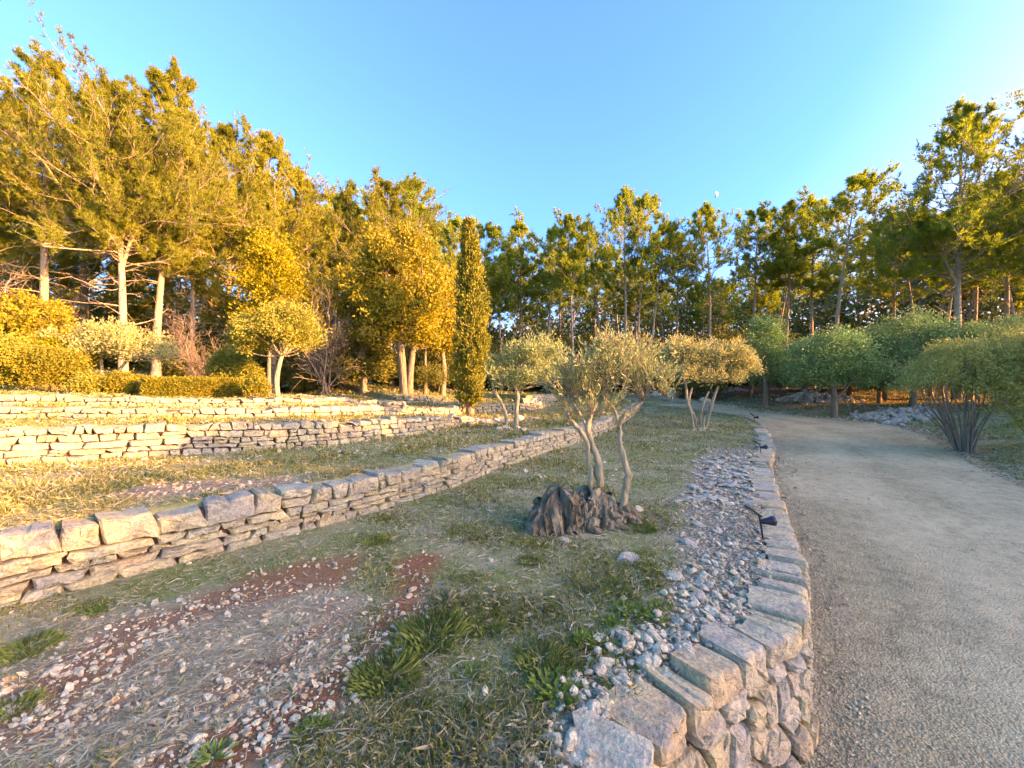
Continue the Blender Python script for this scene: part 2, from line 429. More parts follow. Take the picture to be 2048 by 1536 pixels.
def ground_z(x, y, bumps=True):
    x = np.asarray(x, float); shp = x.shape
    x = x.ravel(); y = np.asarray(y, float).ravel()
    r = np.hypot(x, y)
    ex = r - 16
    z = 0.075 * np.log1p(np.exp(np.clip(ex * 0.5, -30, 30))) / 0.5 * np.where(y > 0, 1, 0.5)
    z = np.where(r > 60, z - 0.06 * (r - 60) , z)
    z = np.maximum(z, 0) if False else z
    # the drive drops below the lawn along its wall
    sd, ix = drive_c.near(x, y)
    z = z - drive_c.h[ix] * (1 - smooth(0.10, 0.26, sd)) * smooth(30, 12, r)
    # the bank beyond the drive
    sr, _ = drive_right.near(x, y)
    off = np.maximum(-sr, 0)
    z = z + 0.5 * smooth(0.4, 5, off) * smooth(30, 14, r) + 0.05 * smooth(0.2, 0.8, off)
    for c in wall_curves.values():
        sd, ix = c.near(x, y)
        z = z + c.h[ix] * smooth(0.10, 0.26, sd)
    if bumps:
        onr = (drive_c.near(x, y)[0] < 0.1) & (sr > 0)
        a = np.where(onr, 0.006, 0.022)
        z = z + a * fbm(x * 1.1, y * 1.1, 0, 3, 3) + 0.05 * fbm(x * 0.13, y * 0.13, 0, 9, 2) * smooth(8, 25, r)
    return z.reshape(shp)

def gz(x, y):
    return float(ground_z(np.array([x]), np.array([y]))[0])

def at(X, d):
    """plan position of picture column X (2048 wide) at depth d, on the ground"""
    x = (X - 1024) / F * d
    return (x, d, gz(x, d))

def G(X, Y, z=0.0):
    d = (EYE - z) * F / (Y - 768.0)
    return ((X - 1024) / F * d, d)

def seg_dist(x, y, pts):
    pts = np.asarray(pts, float); best = np.full(x.shape, 1e9)
    for a, b in zip(pts[:-1], pts[1:]):
        d = b - a; t = np.clip(((x - a[0]) * d[0] + (y - a[1]) * d[1]) / (d @ d), 0, 1)
        best = np.minimum(best, np.hypot(x - a[0] - t * d[0], y - a[1] - t * d[1]))
    return best

soil_arc = [G(835, 1120), G(812, 1200), G(775, 1290), G(700, 1375), G(560, 1440), G(420, 1505), G(300, 1600)]
stony_arc = [G(700, 1135), G(480, 1185), G(280, 1262), G(150, 1340), G(90, 1420)]
inner_arc = [G(690, 1230), G(560, 1330), G(420, 1400)]
bank_line = [G(1330, 1500), G(1470, 1290), G(1500, 1200), G(1490, 1110), G(1480, 1060), G(1478, 1000), G(1490, 950), G(1500, 915)]
lawn_bare = [G(300, 975, 0.5), G(430, 968, 0.5), G(540, 955, 0.5)]

def masks(x, y):
    """soil, straw, grit, lawn (0..1) over the ground"""
    n1 = fbm(x * 2.6, y * 2.6, 0, 21, 3); n2 = fbm(x * 7, y * 7, 0, 33, 2); n3 = fbm(x * 0.8, y * 0.8, 0, 5, 2)
    sa = seg_dist(x, y, soil_arc); st = seg_dist(x, y, stony_arc); si = seg_dist(x, y, inner_arc)
    soil = smooth(0.25, 0.09, sa + 0.15 * n1 + 0.09 * n2)
    soil = np.maximum(soil, 0.85 * smooth(0.36, 0.12, st + 0.26 * n1 + 0.18 * n2))
    soil = np.maximum(soil, 0.8 * smooth(0.2, 0.02, si + 0.3 * n1 + 0.16 * n2))
    cx, cy = G(430, 1310)
    inside = smooth(1.25, 0.75, np.hypot((x - cx) / 1.15, (y - cy) / 0.75) + 0.18 * n1)
    soil = np.maximum(soil, 0.75 * inside * smooth(0.0, 0.45, n1 + 0.6 * n2))
    lb = seg_dist(x, y, lawn_bare)
    straw = np.maximum(inside, smooth(0.5, 0.15, lb + 0.15 * n1))
    soil = np.maximum(soil, 0.5 * smooth(0.4, 0.1, lb + 0.2 * n1))
    bk = seg_dist(x, y, bank_line)
    w = 0.42 + 0.06 * y
    grit = smooth(w + 0.12, w - 0.25, bk + 0.16 * n1)
    sd, _ = drive_c.near(x.ravel(), y.ravel()); sd = sd.reshape(x.shape)
    grit = np.maximum(grit, smooth(0.8, 0.3, sd + 0.2 * n1) * (sd > -0.1) * smooth(14, 8, y) * (x > 0.2))
    return soil, straw, grit, n1, n3

def axis(lo, flo, fhi, hi, step, g=1.17):
    a = list(np.arange(flo, fhi + 1e-6, step))
    s = step
    while a[-1] < hi: s *= g; a.append(a[-1] + s)
    s = step
    b = []
    c = flo
    while c > lo: s *= g; c -= s; b.append(c)
    return np.array(b[::-1] + a)

gx = axis(-420, -11.5, 14.5, 420, 0.1)
gy = axis(-200, 0.8, 24, 420, 0.1)
XX, YY = np.meshgrid(gx, gy)
ZZ = ground_z(XX, YY)
nx, ny = len(gx), len(gy)
ii = (np.arange(ny - 1)[:, None] * nx + np.arange(nx - 1)[None, :]).ravel()
g = MB(); g.add(np.stack([XX, YY, ZZ], -1), np.stack([ii, ii + 1, ii + nx + 1, ii + nx], 1))
m, n, l = nt("ground_cover")
geo = n.new("ShaderNodeNewGeometry"); pos = geo.outputs["Position"]
def attr(name):
    a = n.new("ShaderNodeAttribute"); a.attribute_name = name; return a.outputs["Fac"]
na = noise(n, l, 1.3, 5, 0.6, pos); nb = noise(n, l, 9, 5, 0.7, pos); nc = noise(n, l, 60, 4, 0.75, pos); nd = noise(n, l, 0.35, 3, 0.5, pos)
green = ramp_out(n, l, nb.outputs["Fac"], [(0.3, (0.089, 0.150, 0.038)), (0.5, (0.163, 0.221, 0.064)), (0.72, (0.284, 0.319, 0.128))])
drycol = ramp_out(n, l, nc.outputs["Fac"], [(0.3, (0.235, 0.207, 0.123)), (0.55, (0.403, 0.378, 0.228)), (0.75, (0.538, 0.512, 0.323))])
soilc = ramp_out(n, l, nc.outputs["Fac"], [(0.3, (0.158, 0.061, 0.027)), (0.55, (0.290, 0.121, 0.054)), (0.78, (0.459, 0.240, 0.115))])
vor = n.new("ShaderNodeTexVoronoi"); vor.inputs["Scale"].default_value = 34; l.new(pos, vor.inputs["Vector"])
gritc = mixc(n, l, 1.0, ramp_out(n, l, vor.outputs["Color"], [(0.2, (0.357, 0.322, 0.202)), (0.6, (0.493, 0.471, 0.313)), (0.9, (0.420, 0.437, 0.331))]),
             ramp_out(n, l, vor.outputs["Distance"], [(0.2, (1, 1, 1)), (0.6, (0.55, 0.5, 0.45))]), 'MULTIPLY')
drymask = ramp_out(n, l, na.outputs["Fac"], [(0.42, (0, 0, 0)), (0.62, (1, 1, 1))])
c = mixc(n, l, math_(n, l, 'MULTIPLY', drymask, 0.7), green, drycol)
c = mixc(n, l, attr("straw"), c, drycol)
c = mixc(n, l, attr("soil"), c, soilc)
c = mixc(n, l, attr("grit"), c, gritc)
litter = ramp_out(n, l, nb.outputs["Fac"], [(0.3, (0.07, 0.048, 0.028)), (0.6, (0.16, 0.105, 0.06)), (0.8, (0.25, 0.17, 0.10))])
c = mixc(n, l, attr("litter"), c, litter)
hh = math_(n, l, 'ADD', nb.outputs["Fac"], math_(n, l, 'MULTIPLY', nc.outputs["Fac"], 0.5))
hh = math_(n, l, 'SUBTRACT', hh, math_(n, l, 'MULTIPLY', attr("grit"), math_(n, l, 'MULTIPLY', vor.outputs["Distance"], 1.2)))
M['ground'] = finish(m, n, l, c, 0.95, hh, 0.9, 0.03, 0.1)
ground = g.build("ground", M['ground'], None, True)
soil, straw, grit, _, _ = masks(XX, YY)
rr = np.hypot(XX, YY)
litter_m = smooth(19, 27, rr + 2.5 * fbm(XX * 0.3, YY * 0.3, 0, 77, 2)) * smooth(-0.2, 1.5, -drive_right.near(XX, YY)[0].reshape(XX.shape) + 3.0 * (XX < 6))
for nm, arr in (("soil", soil), ("straw", straw), ("grit", grit), ("litter", litter_m)):
    a = ground.data.attributes.new(nm, 'FLOAT', 'POINT'); a.data.foreach_set("value", arr.ravel().astype(np.float32))
tag(ground, "grassy terraced ground with dry straw and red soil patches", "ground", kind="structure")

# driveway: a gravel sheet between the wall and the bank
Kd = 260
i0 = np.searchsorted(drive_c.s, drive_c.s[-1] * 0.30)
Lp = resample(drive_c.P[i0:], Kd); Rp = resample(drive_right.P[8:118], Kd)
# pair each left point with the nearest right point, kept monotonic
dd = np.hypot(Lp[:, None, 0] - drive_right.P[None, :, 0], Lp[:, None, 1] - drive_right.P[None, :, 1])
jj = np.maximum.accumulate(np.argmin(dd, 1))
jj = np.convolve(np.pad(jj.astype(float), 12, mode='edge'), np.ones(25) / 25, 'valid')
idx = np.arange(len(drive_right.P))
Rp = np.stack([np.interp(jj, idx, drive_right.P[:, k]) for k in (0, 1)], 1)
Lr = resample(drive_c.P[i0:], Kd)
U = np.linspace(0, 1, 70)
Lr = Lr + 0.0
edge_n = 0.10 * fbm(np.arange(Kd) * 0.21, np.zeros(Kd), 0, 8, 3)
dirv = norm(Rp - Lr)
Rp = Rp + dirv * edge_n[:, None]
RD = Lr[:, None, :] * (1 - U)[None, :, None] + Rp[:, None, :] * U[None, :, None]
rx, ry = RD[..., 0], RD[..., 1]
rz = ground_z(rx, ry)
lo = drive_c.near(rx, ry)[0].reshape(rx.shape)
# stay on the low side right at the wall
push = np.maximum(lo + 0.02, 0)
rz = np.where(lo > -0.12, ground_z(rx + dirv[:, None, 0] * 0.15, ry + dirv[:, None, 1] * 0.15), rz)
rz = rz + 0.012 + 0.02 * (1 - (2 * U - 1) ** 4)[None, :]
rz[:, -1] -= 0.03
qi = (np.arange(Kd - 1)[:, None] * 70 + np.arange(69)[None, :]).ravel()
g = MB(); g.add(np.stack([rx, ry, rz], -1), np.stack([qi, qi + 1, qi + 71, qi + 70], 1))
m, n, l = nt("drive_gravel")
geo = n.new("ShaderNodeNewGeometry"); pos = geo.outputs["Position"]
v1 = n.new("ShaderNodeTexVoronoi"); v1.inputs["Scale"].default_value = 62; l.new(pos, v1.inputs["Vector"])
v2 = n.new("ShaderNodeTexVoronoi"); v2.inputs["Scale"].default_value = 24; l.new(pos, v2.inputs["Vector"])
zb = noise(n, l, 0.6, 4, 0.6, pos); zs = noise(n, l, 7, 5, 0.75, pos); zf = noise(n, l, 120, 3, 0.7, pos)
c = ramp_out(n, l, v1.outputs["Color"], [(0.1, (0.462, 0.397, 0.198)), (0.45, (0.598, 0.515, 0.260)), (0.8, (0.662, 0.582, 0.304)), (1.0, (0.680, 0.628, 0.343))])
c = mixc(n, l, 1.0, c, ramp_out(n, l, v1.outputs["Distance"], [(0.15, (1, 1, 1)), (0.55, (0.66, 0.63, 0.6))]), 'MULTIPLY')
c = mixc(n, l, ramp_out(n, l, zb.outputs["Fac"], [(0.42, (0, 0, 0)), (0.66, (0.660, 0.660, 0.660))]), c, (0.70, 0.58, 0.30))
c = mixc(n, l, 1.0, c, ramp_out(n, l, zs.outputs["Fac"], [(0.3, (0.62, 0.61, 0.60)), (0.5, (0.98, 0.97, 0.96)), (0.7, (1.16, 1.14, 1.10))]), 'MULTIPLY')
c = mixc(n, l, math_(n, l, 'MULTIPLY', attr("track"), 0.5), c, (0.72, 0.595, 0.315))
c = mixc(n, l, math_(n, l, 'MULTIPLY', attr("edge"), 0.55), c, (0.27, 0.215, 0.15))
h = math_(n, l, 'SUBTRACT', math_(n, l, 'MULTIPLY', zf.outputs["Fac"], 0.5), v1.outputs["Distance"])
h = math_(n, l, 'SUBTRACT', h, math_(n, l, 'MULTIPLY', v2.outputs["Distance"], 0.5))
M['drive'] = finish(m, n, l, c, 0.95, h, 0.9, 0.02, 0.12)
tr = np.exp(-((U - 0.34) / 0.085) ** 2) + np.exp(-((U - 0.66) / 0.085) ** 2)
tr = tr[None, :] * (0.6 + 0.5 * fbm(rx * 0.5, ry * 0.5, 0, 55, 2)) 
edge_d = np.clip(1 - np.minimum(U, 1 - U) / 0.10, 0, 1)[None, :] * (0.5 + 0.7 * fbm(rx * 1.3, ry * 1.3, 0, 56, 2))
driveway = g.build("driveway", M['drive'], None, True)
for nm, arr in (("track", tr), ("edge", edge_d)):
    a = driveway.data.attributes.new(nm, 'FLOAT', 'POINT'); a.data.foreach_set("value", np.clip(arr, 0, 1).ravel().astype(np.float32))
tag(driveway, "curving pale gravel driveway", "driveway", kind="structure")

# ------------------------------------------------------------------ stones
def stone_geo(poly, out0, depth, rg, per=3, rings=3, gap=0.006, rough=1.0):
    """poly: convex outline in (s,t); returns points (s,t,out) and triangles"""
    poly = np.asarray(poly, float)
    c = poly.mean(0)
    # pull the edges in by the joint, cut the corners, add in-between points
    size = np.sqrt(max(1e-6, abs(0.5 * np.sum(poly[:, 0] * np.roll(poly[:, 1], -1) - poly[:, 1] * np.roll(poly[:, 0], -1)))))
    sc = np.maximum(0.5, 1 - gap * 2 / max(size, 0.02))
    poly = c + (poly - c) * sc
    pts = []
    k = len(poly)
    for i in range(k):
        a, b = poly[i], poly[(i + 1) % k]
        e = np.linalg.norm(b - a)
        if e < 0.02:
            pts.append((a + b) / 2); continue
        u = [0.07, 0.5, 0.93] if per == 3 else [0.12, 0.88]
        nrm = np.array([b[1] - a[1], a[0] - b[0]]) / e
        for w in u:
            j = rg.normal() * min(0.007, 0.03 * e + 0.002) * rough
            pts.append(a + (b - a) * w + nrm * j)
    pts = np.array(pts); m_ = len(pts)
    if m_ < 3: return None
    tilt = rg.normal(size=2) * 0.10 * rough
    def lay(scale, out, jit):
        q = c + (pts - c) * scale
        o = out + ((q - c) @ tilt) + rg.normal(size=m_) * jit
        return np.column_stack([q, o])
    inset = 1 - min(0.26, 0.022 / max(size, 0.03) * 1.1)
    L = [lay(0.92, -depth, 0.012)]
    L[0][:, 2] = -depth + rg.normal(size=m_) * 0.015
    if rings >= 3: L.append(lay(1.0, out0 - depth * 0.42, 0.008))
    L.append(lay(1.0, out0 - min(0.025, size * 0.15), 0.004 * rough))
    L.append(lay(inset, out0, 0.006 * rough))
    if rings >= 4: L.append(lay(inset * 0.55, out0 + 0.004, 0.007 * rough))
    V = np.vstack(L + [np.array([[c[0], c[1], out0 + rg.normal() * 0.008]])])
    Fq = []
    i = np.arange(m_); j = (i + 1) % m_
    for r in range(len(L) - 1):
        a = r * m_
        Fq.append(np.stack([a + i, a + j, a + m_ + j], 1)); Fq.append(np.stack([a + i, a + m_ + j, a + m_ + i], 1))
    a = (len(L) - 1) * m_
    Fq.append(np.stack([a + i, a + j, np.full(m_, len(V) - 1)], 1))
    return V, np.vstack(Fq)

class Wall:
    def __init__(self, curve, label, s0, s1, mat, seed, name="dry_stone_wall", batter=0.10, depth=0.34, group=None, sink=0.05):
        self.c = curve; self.rg = rngf(seed); self.mat = mat; self.batter = batter; self.depth = depth; self.sink = sink
        self.s0, self.s1 = s0, s1
        P, R, h = curve.at((s0 + s1) / 2)
        self.loc = np.array([P[0], P[1], gz(P[0] + R[0] * 0.1, P[1] + R[1] * 0.1)])
        self.root = thing(name, label, "stone wall", tuple(self.loc), 0, group); self.root["kind"] = "thing"
        ss = np.linspace(s0 - 0.5, s1 + 0.5, 400)
        P, R, h = curve.at(ss)
        self.zs = ss; self.zb = ground_z(P[:, 0] + R[:, 0] * 0.15, P[:, 1] + R[:, 1] * 0.15)
        self.pool = []
    def W(self, V):
        """(s,t,out) -> world"""
        P, R, h = self.c.at(V[:, 0])
        o = V[:, 2] - self.batter * np.maximum(V[:, 1], 0)
        zb = np.interp(V[:, 0], self.zs, self.zb)
        return np.column_stack([P + R * o[:, None], zb + V[:, 1]])
    def stone(self, poly, out0, depth=None, **kw):
        r = stone_geo(poly, out0, depth or self.depth, self.rg, **kw)
        if r is None: return
        V, Fc = r
        self.pool.append((self.W(V), Fc))
    def courses(self, s0, s1, fr, lens, per=3, rings=3, out=0.012, split=0.2, wob=0.02, cap_rise=0.02, cap_split=0.0):
        """fr: course boundaries as fractions of the height; lens: (lo,hi) stone length per course"""
        rg = self.rg
        nC = len(fr) - 1
        hb = lambda s: self.c.at(s)[2]
        def bt(j, s):
            H = np.maximum(hb(s), 0.05) + cap_rise
            t = fr[j] * H
            if j == 0: return t * 0 - self.sink
            w = wob * (1 if j < nC else 1.6)
            return t + w * vnoise(np.asarray(s) * 2.3 + j * 31.7, np.zeros_like(s) + j * 5.1 + self.loc[0], 0, 4)
        for j in range(nC):
            s = s0 + rg.uniform(-0.05, 0.12)
            while s < s1:
                lo, hi = lens[j]
                Ls = rg.uniform(lo, hi) if rg.random() > 0.2 else rg.uniform(lo * 0.6, lo)
                e = min(s + Ls, s1 + 0.1)
                sl0, sl1 = rg.normal(size=2) * 0.019
                mid = (s + e) / 2
                q = np.array([[s - sl0, bt(j, s)], [mid, bt(j, mid)], [e - sl1, bt(j, e)], [e + sl1, bt(j + 1, e)], [mid, bt(j + 1, mid) + rg.normal() * 0.004], [s + sl0, bt(j + 1, s)]])
                if j == nC - 1:
                    q[3:, 1] += rg.normal(size=3) * 0.010 + rg.normal() * 0.022
                o = out + rg.normal() * 0.014 + (0.01 if j == nC - 1 else 0)
                hgt = q[4, 1] - q[1, 1]
                if hgt > 0.085 and rg.random() < (split if j < nC - 1 else cap_split):
                    f = rg.uniform(0.4, 0.6)
                    mL, mM, mR = (q[0] * (1 - f) + q[5] * f), (q[1] * (1 - f) + q[4] * f), (q[2] * (1 - f) + q[3] * f)
                    self.stone(np.array([q[0], q[1], q[2], mR, mM, mL]), o, per=per, rings=rings)
                    self.stone(np.array([mL, mM, mR, q[3], q[4], q[5]]), o + rg.normal() * 0.01, per=per, rings=rings)
                elif hgt > 0.02:
                    self.stone(q, o, per=per, rings=rings)
                s = e
    def finish(self, limit=300):
        dist = [np.hypot(*(v.mean(0)[:2])) - 4.0 * v[:, 2].std() for v, _ in self.pool]
        order = np.argsort(dist)
        for q in order[:limit]:
            v, f = self.pool[q]
            cen = v.mean(0)
            mb = MB(); mb.add(v - cen, f)
            mb.build("stone", self.mat, self.root, False, tuple(cen - self.loc))
        if len(order) > limit:
            mb = MB()
            for q in order[limit:]:
                v, f = self.pool[q]; mb.add(v - self.loc, f)
            o = mb.build("stonework", self.mat, self.root); o["kind"] = "stuff"
        # earth and hearting behind the stones
        ss = np.linspace(self.s0, self.s1, max(8, int((self.s1 - self.s0) / 0.15)))
        H = self.c.at(ss)[2]
        rows = []
        for t, o in ((-0.1, -0.075), (0.55, -0.075), (0.93, -0.08), (0.95, -0.3), (-0.1, -0.3)):
            tt = np.where(t > 0, H * t - 0.012, t)
            rows.append(self.W(np.column_stack([ss, tt, np.full(len(ss), o)])) - self.loc)
        V = np.stack(rows, 1); kk = 5
        a = (np.arange(len(ss) - 1)[:, None] * kk + np.arange(kk - 1)[None, :]).ravel()
        mb = MB(); mb.add(V, np.stack([a, a + kk, a + kk + 1, a + 1], 1))
        mb.build("earth_core", M['core'], self.root, True)
        return self.root

def s_near(curve, x, y):
    return float(curve.s[curve.near(np.array([x]), np.array([y]))[1][0]])

# front wall between the lowest lawn and the second terrace
ca = wall_curves['a']
sa0, sa1 = s_near(ca, -5.4, 1.2), s_near(ca, 6.4, 20.4)
w = Wall(ca, "long low dry stone wall running diagonally from lower left, capped with big blocks", sa0, sa1, M['stone'], 101, batter=0.12)
sm = s_near(ca, -0.6, 6.8)
w.courses(sa0, sm, [0, 0.15, 0.29, 0.43, 0.59, 1.0], [(0.16, 0.40), (0.2, 0.52), (0.18, 0.5), (0.2, 0.58), (0.11, 0.40)], 3, 4, cap_split=0.3)
sm2 = s_near(ca, 1.9, 11.0)
w.courses(sm, sm2, [0, 0.18, 0.35, 0.53, 0.74, 1.0], [(0.16, 0.4), (0.16, 0.4), (0.16, 0.42), (0.16, 0.36), (0.14, 0.32)], 2, 3)
w.courses(sm2, sa1, [0, 0.22, 0.45, 0.7, 1.0], [(0.18, 0.4)] * 4, 2, 2)
w.finish()

cb = wall_curves['b']
sb0, sb1 = s_near(cb, -10.5, 3.7), s_near(cb, -1.15, 12.6)
w = Wall(cb, "second terrace dry stone wall behind the daisies, pale blocks fading to rubble near cypress", sb0, sb1, M['stone'], 102)
w.courses(sb0, s_near(cb, -4.3, 7.1), [0, 0.19, 0.36, 0.55, 0.78, 1.0], [(0.2, 0.5), (0.2, 0.5), (0.2, 0.48), (0.2, 0.42), (0.14, 0.3)], 2, 3)
w.courses(s_near(cb, -4.3, 7.1), sb1, [0, 0.24, 0.48, 0.75, 1.0], [(0.16, 0.34)] * 4, 2, 3, wob=0.02)
w.finish()

cc = wall_curves['c']
s0, s1 = s_near(cc, -14, 5.0), s_near(cc, -3.3, 12.8)
w = Wall(cc, "third terrace wall of two courses below the clipped hedge", s0, s1, M['stone'], 103)
w.courses(s0, s1, [0, 0.48, 1.0], [(0.16, 0.42), (0.16, 0.36)], 2, 3)
w.finish()
cd = wall_curves['d']
s0, s1 = s_near(cd, -14, 6.0), s_near(cd, -4.75, 13.6)
w = Wall(cd, "uppermost low terrace wall directly under the clipped hedge", s0, s1, M['stone'], 104)
w.courses(s0, s1, [0, 0.5, 1.0], [(0.16, 0.4), (0.14, 0.34)], 2, 3)
w.finish()
ce = wall_curves['e']
w = Wall(ce, "short grey stone terrace wall left of the cypress foot", 0.2, ce.s[-1] - 0.8, M['stone'], 105)
w.courses(0.2, ce.s[-1] - 0.8, [0, 0.34, 0.68, 1.0], [(0.15, 0.34)] * 3, 2, 2, wob=0.018)
w.finish()
cf = wall_curves['f']
w = Wall(cf, "farthest stone terrace wall below the yellow oak trunks", 0.3, cf.s[-1] - 0.5, M['stone'], 106)
w.courses(0.3, cf.s[-1] - 0.5, [0, 0.34, 0.68, 1.0], [(0.15, 0.36)] * 3, 2, 2)
w.finish()
cg = wall_curves['g']
w = Wall(cg, "short sloping stone wall behind the left olive tree, right of the cypress", 0.4, cg.s[-1] - 0.8, M['stone'], 107)
w.courses(0.4, cg.s[-1] - 0.8, [0, 0.34, 0.68, 1.0], [(0.15, 0.32)] * 3, 2, 2)
w.finish()

# retaining wall of the drive: irregular facing with slabs laid along the top
sd0, sd1 = s_near(drive_c, 0.46, 1.25), s_near(drive_c, 8.6, 13.8)
w = Wall(drive_c, "retaining wall of irregular stones topped with slabs along the gravel drive", sd0, sd1, M['stone_drive'], 108, batter=0.10, depth=0.26, sink=0.08)
rg = w.rg
sv1 = s_near(drive_c, 3.3, 4.75)
def clip(poly, p, q):
    """keep the side of polygon nearer p than q"""
    mid = (p + q) / 2; nn = q - p; out = []
    for i in range(len(poly)):
        a, b = poly[i], poly[(i + 1) % len(poly)]
        da, db = (a - mid) @ nn, (b - mid) @ nn
        if da <= 0: out.append(a)
        if da * db < 0: out.append(a + (b - a) * (da / (da - db)))
    return out
CAPT = 0.11
seeds = []
sx = sd0 - 0.1; k = 0
while sx < sv1 + 0.15:
    stp = rg.uniform(0.14, 0.22)
    nrow = 4
    for r in range(nrow):
        seeds.append((sx + rg.normal() * 0.045 + (0.07 if r % 2 else 0), -0.02 + (r + 0.35 + rg.normal() * 0.2) * 0.185))
    sx += stp
seeds = np.array(seeds)
for i, p in enumerate(seeds):
    P_, R_, H = drive_c.at(p[0])
    top = float(H) - CAPT + 0.005
    if p[1] > top + 0.03: continue
    poly = [np.array(q) for q in ((p[0] - 0.3, -0.09), (p[0] + 0.3, -0.09), (p[0] + 0.3, top), (p[0] - 0.3, top))]
    dn = np.hypot(*(seeds - p).T)
    for jn in np.argsort(dn)[1:16]:
        poly = clip(poly, p, seeds[jn])
        if len(poly) < 3: break
    if len(poly) >= 3:
        w.stone(np.array(poly), 0.014 + rg.normal() * 0.020, per=3, rings=4, gap=0.011)
w.courses(sv1 + 0.08, s_near(drive_c, 6.0, 9.2), [0, 0.36, 0.68], [(0.16, 0.36)] * 2, 2, 3, cap_rise=0.0)
s = sd0
while s < sd1:
    P_, R_, H = drive_c.at(s); H = float(H)
    near = H > 0.5
    Ls = rg.uniform(0.16, 0.37) if near else rg.uniform(0.18, 0.46)
    th = min(CAPT + rg.uniform(-0.02, 0.07), H + 0.05)
    e = min(s + Ls, sd1 + 0.2)
    H2 = float(drive_c.at(e)[2])
    lift = rg.normal() * 0.016; til = rg.normal() * 0.016
    q = np.array([[s, H - th], [e, H2 - th], [e, H2 + 0.025 + lift + til], [(s + e) / 2, (H + H2) / 2 + 0.03 + lift], [s, H + 0.025 + lift - til]])
    w.stone(q, 0.035 + rg.normal() * 0.02, depth=rg.uniform(0.20, 0.34), per=3, rings=4 if near else 3, gap=0.010)
    s = e
w.finish()


# ------------------------------------------------------------------ trees
def curve_axis(p0, d0, L, K, bend, rg, wig=0.05):
    """N axes from p0 (N,3) along d0 with upward bend; returns (N,K,3)"""
    Nn = len(p0)
    u = np.linspace(0, 1, K)[None, :, None]
    up = np.array([0, 0, 1.0])
    w = rg.normal(size=(Nn, 1, 3)) * wig
    P = p0[:, None, :] + (d0[:, None, :] * u + up * (bend[:, None, None] * u ** 2) + w * u * (1 - 0.4 * u) * np.sin(u * 5 + rg.uniform(0, 6, (Nn, 1, 1)))) * L[:, None, None]
    return P

def azel(az, el):
    return np.stack([np.cos(az) * np.cos(el), np.sin(az) * np.cos(el), np.sin(el)], -1)

def interp_axis(P, u):
    """P (N,K,3), u (N,m) in 0..1 -> points (N,m,3), tangents"""
    K = P.shape[1]
    f = np.clip(u * (K - 1), 0, K - 1.001); i = f.astype(int); t = (f - i)[..., None]
    n_ = np.arange(P.shape[0])[:, None]
    return P[n_, i] * (1 - t) + P[n_, i + 1] * t, norm(P[n_, i + 1] - P[n_, i])

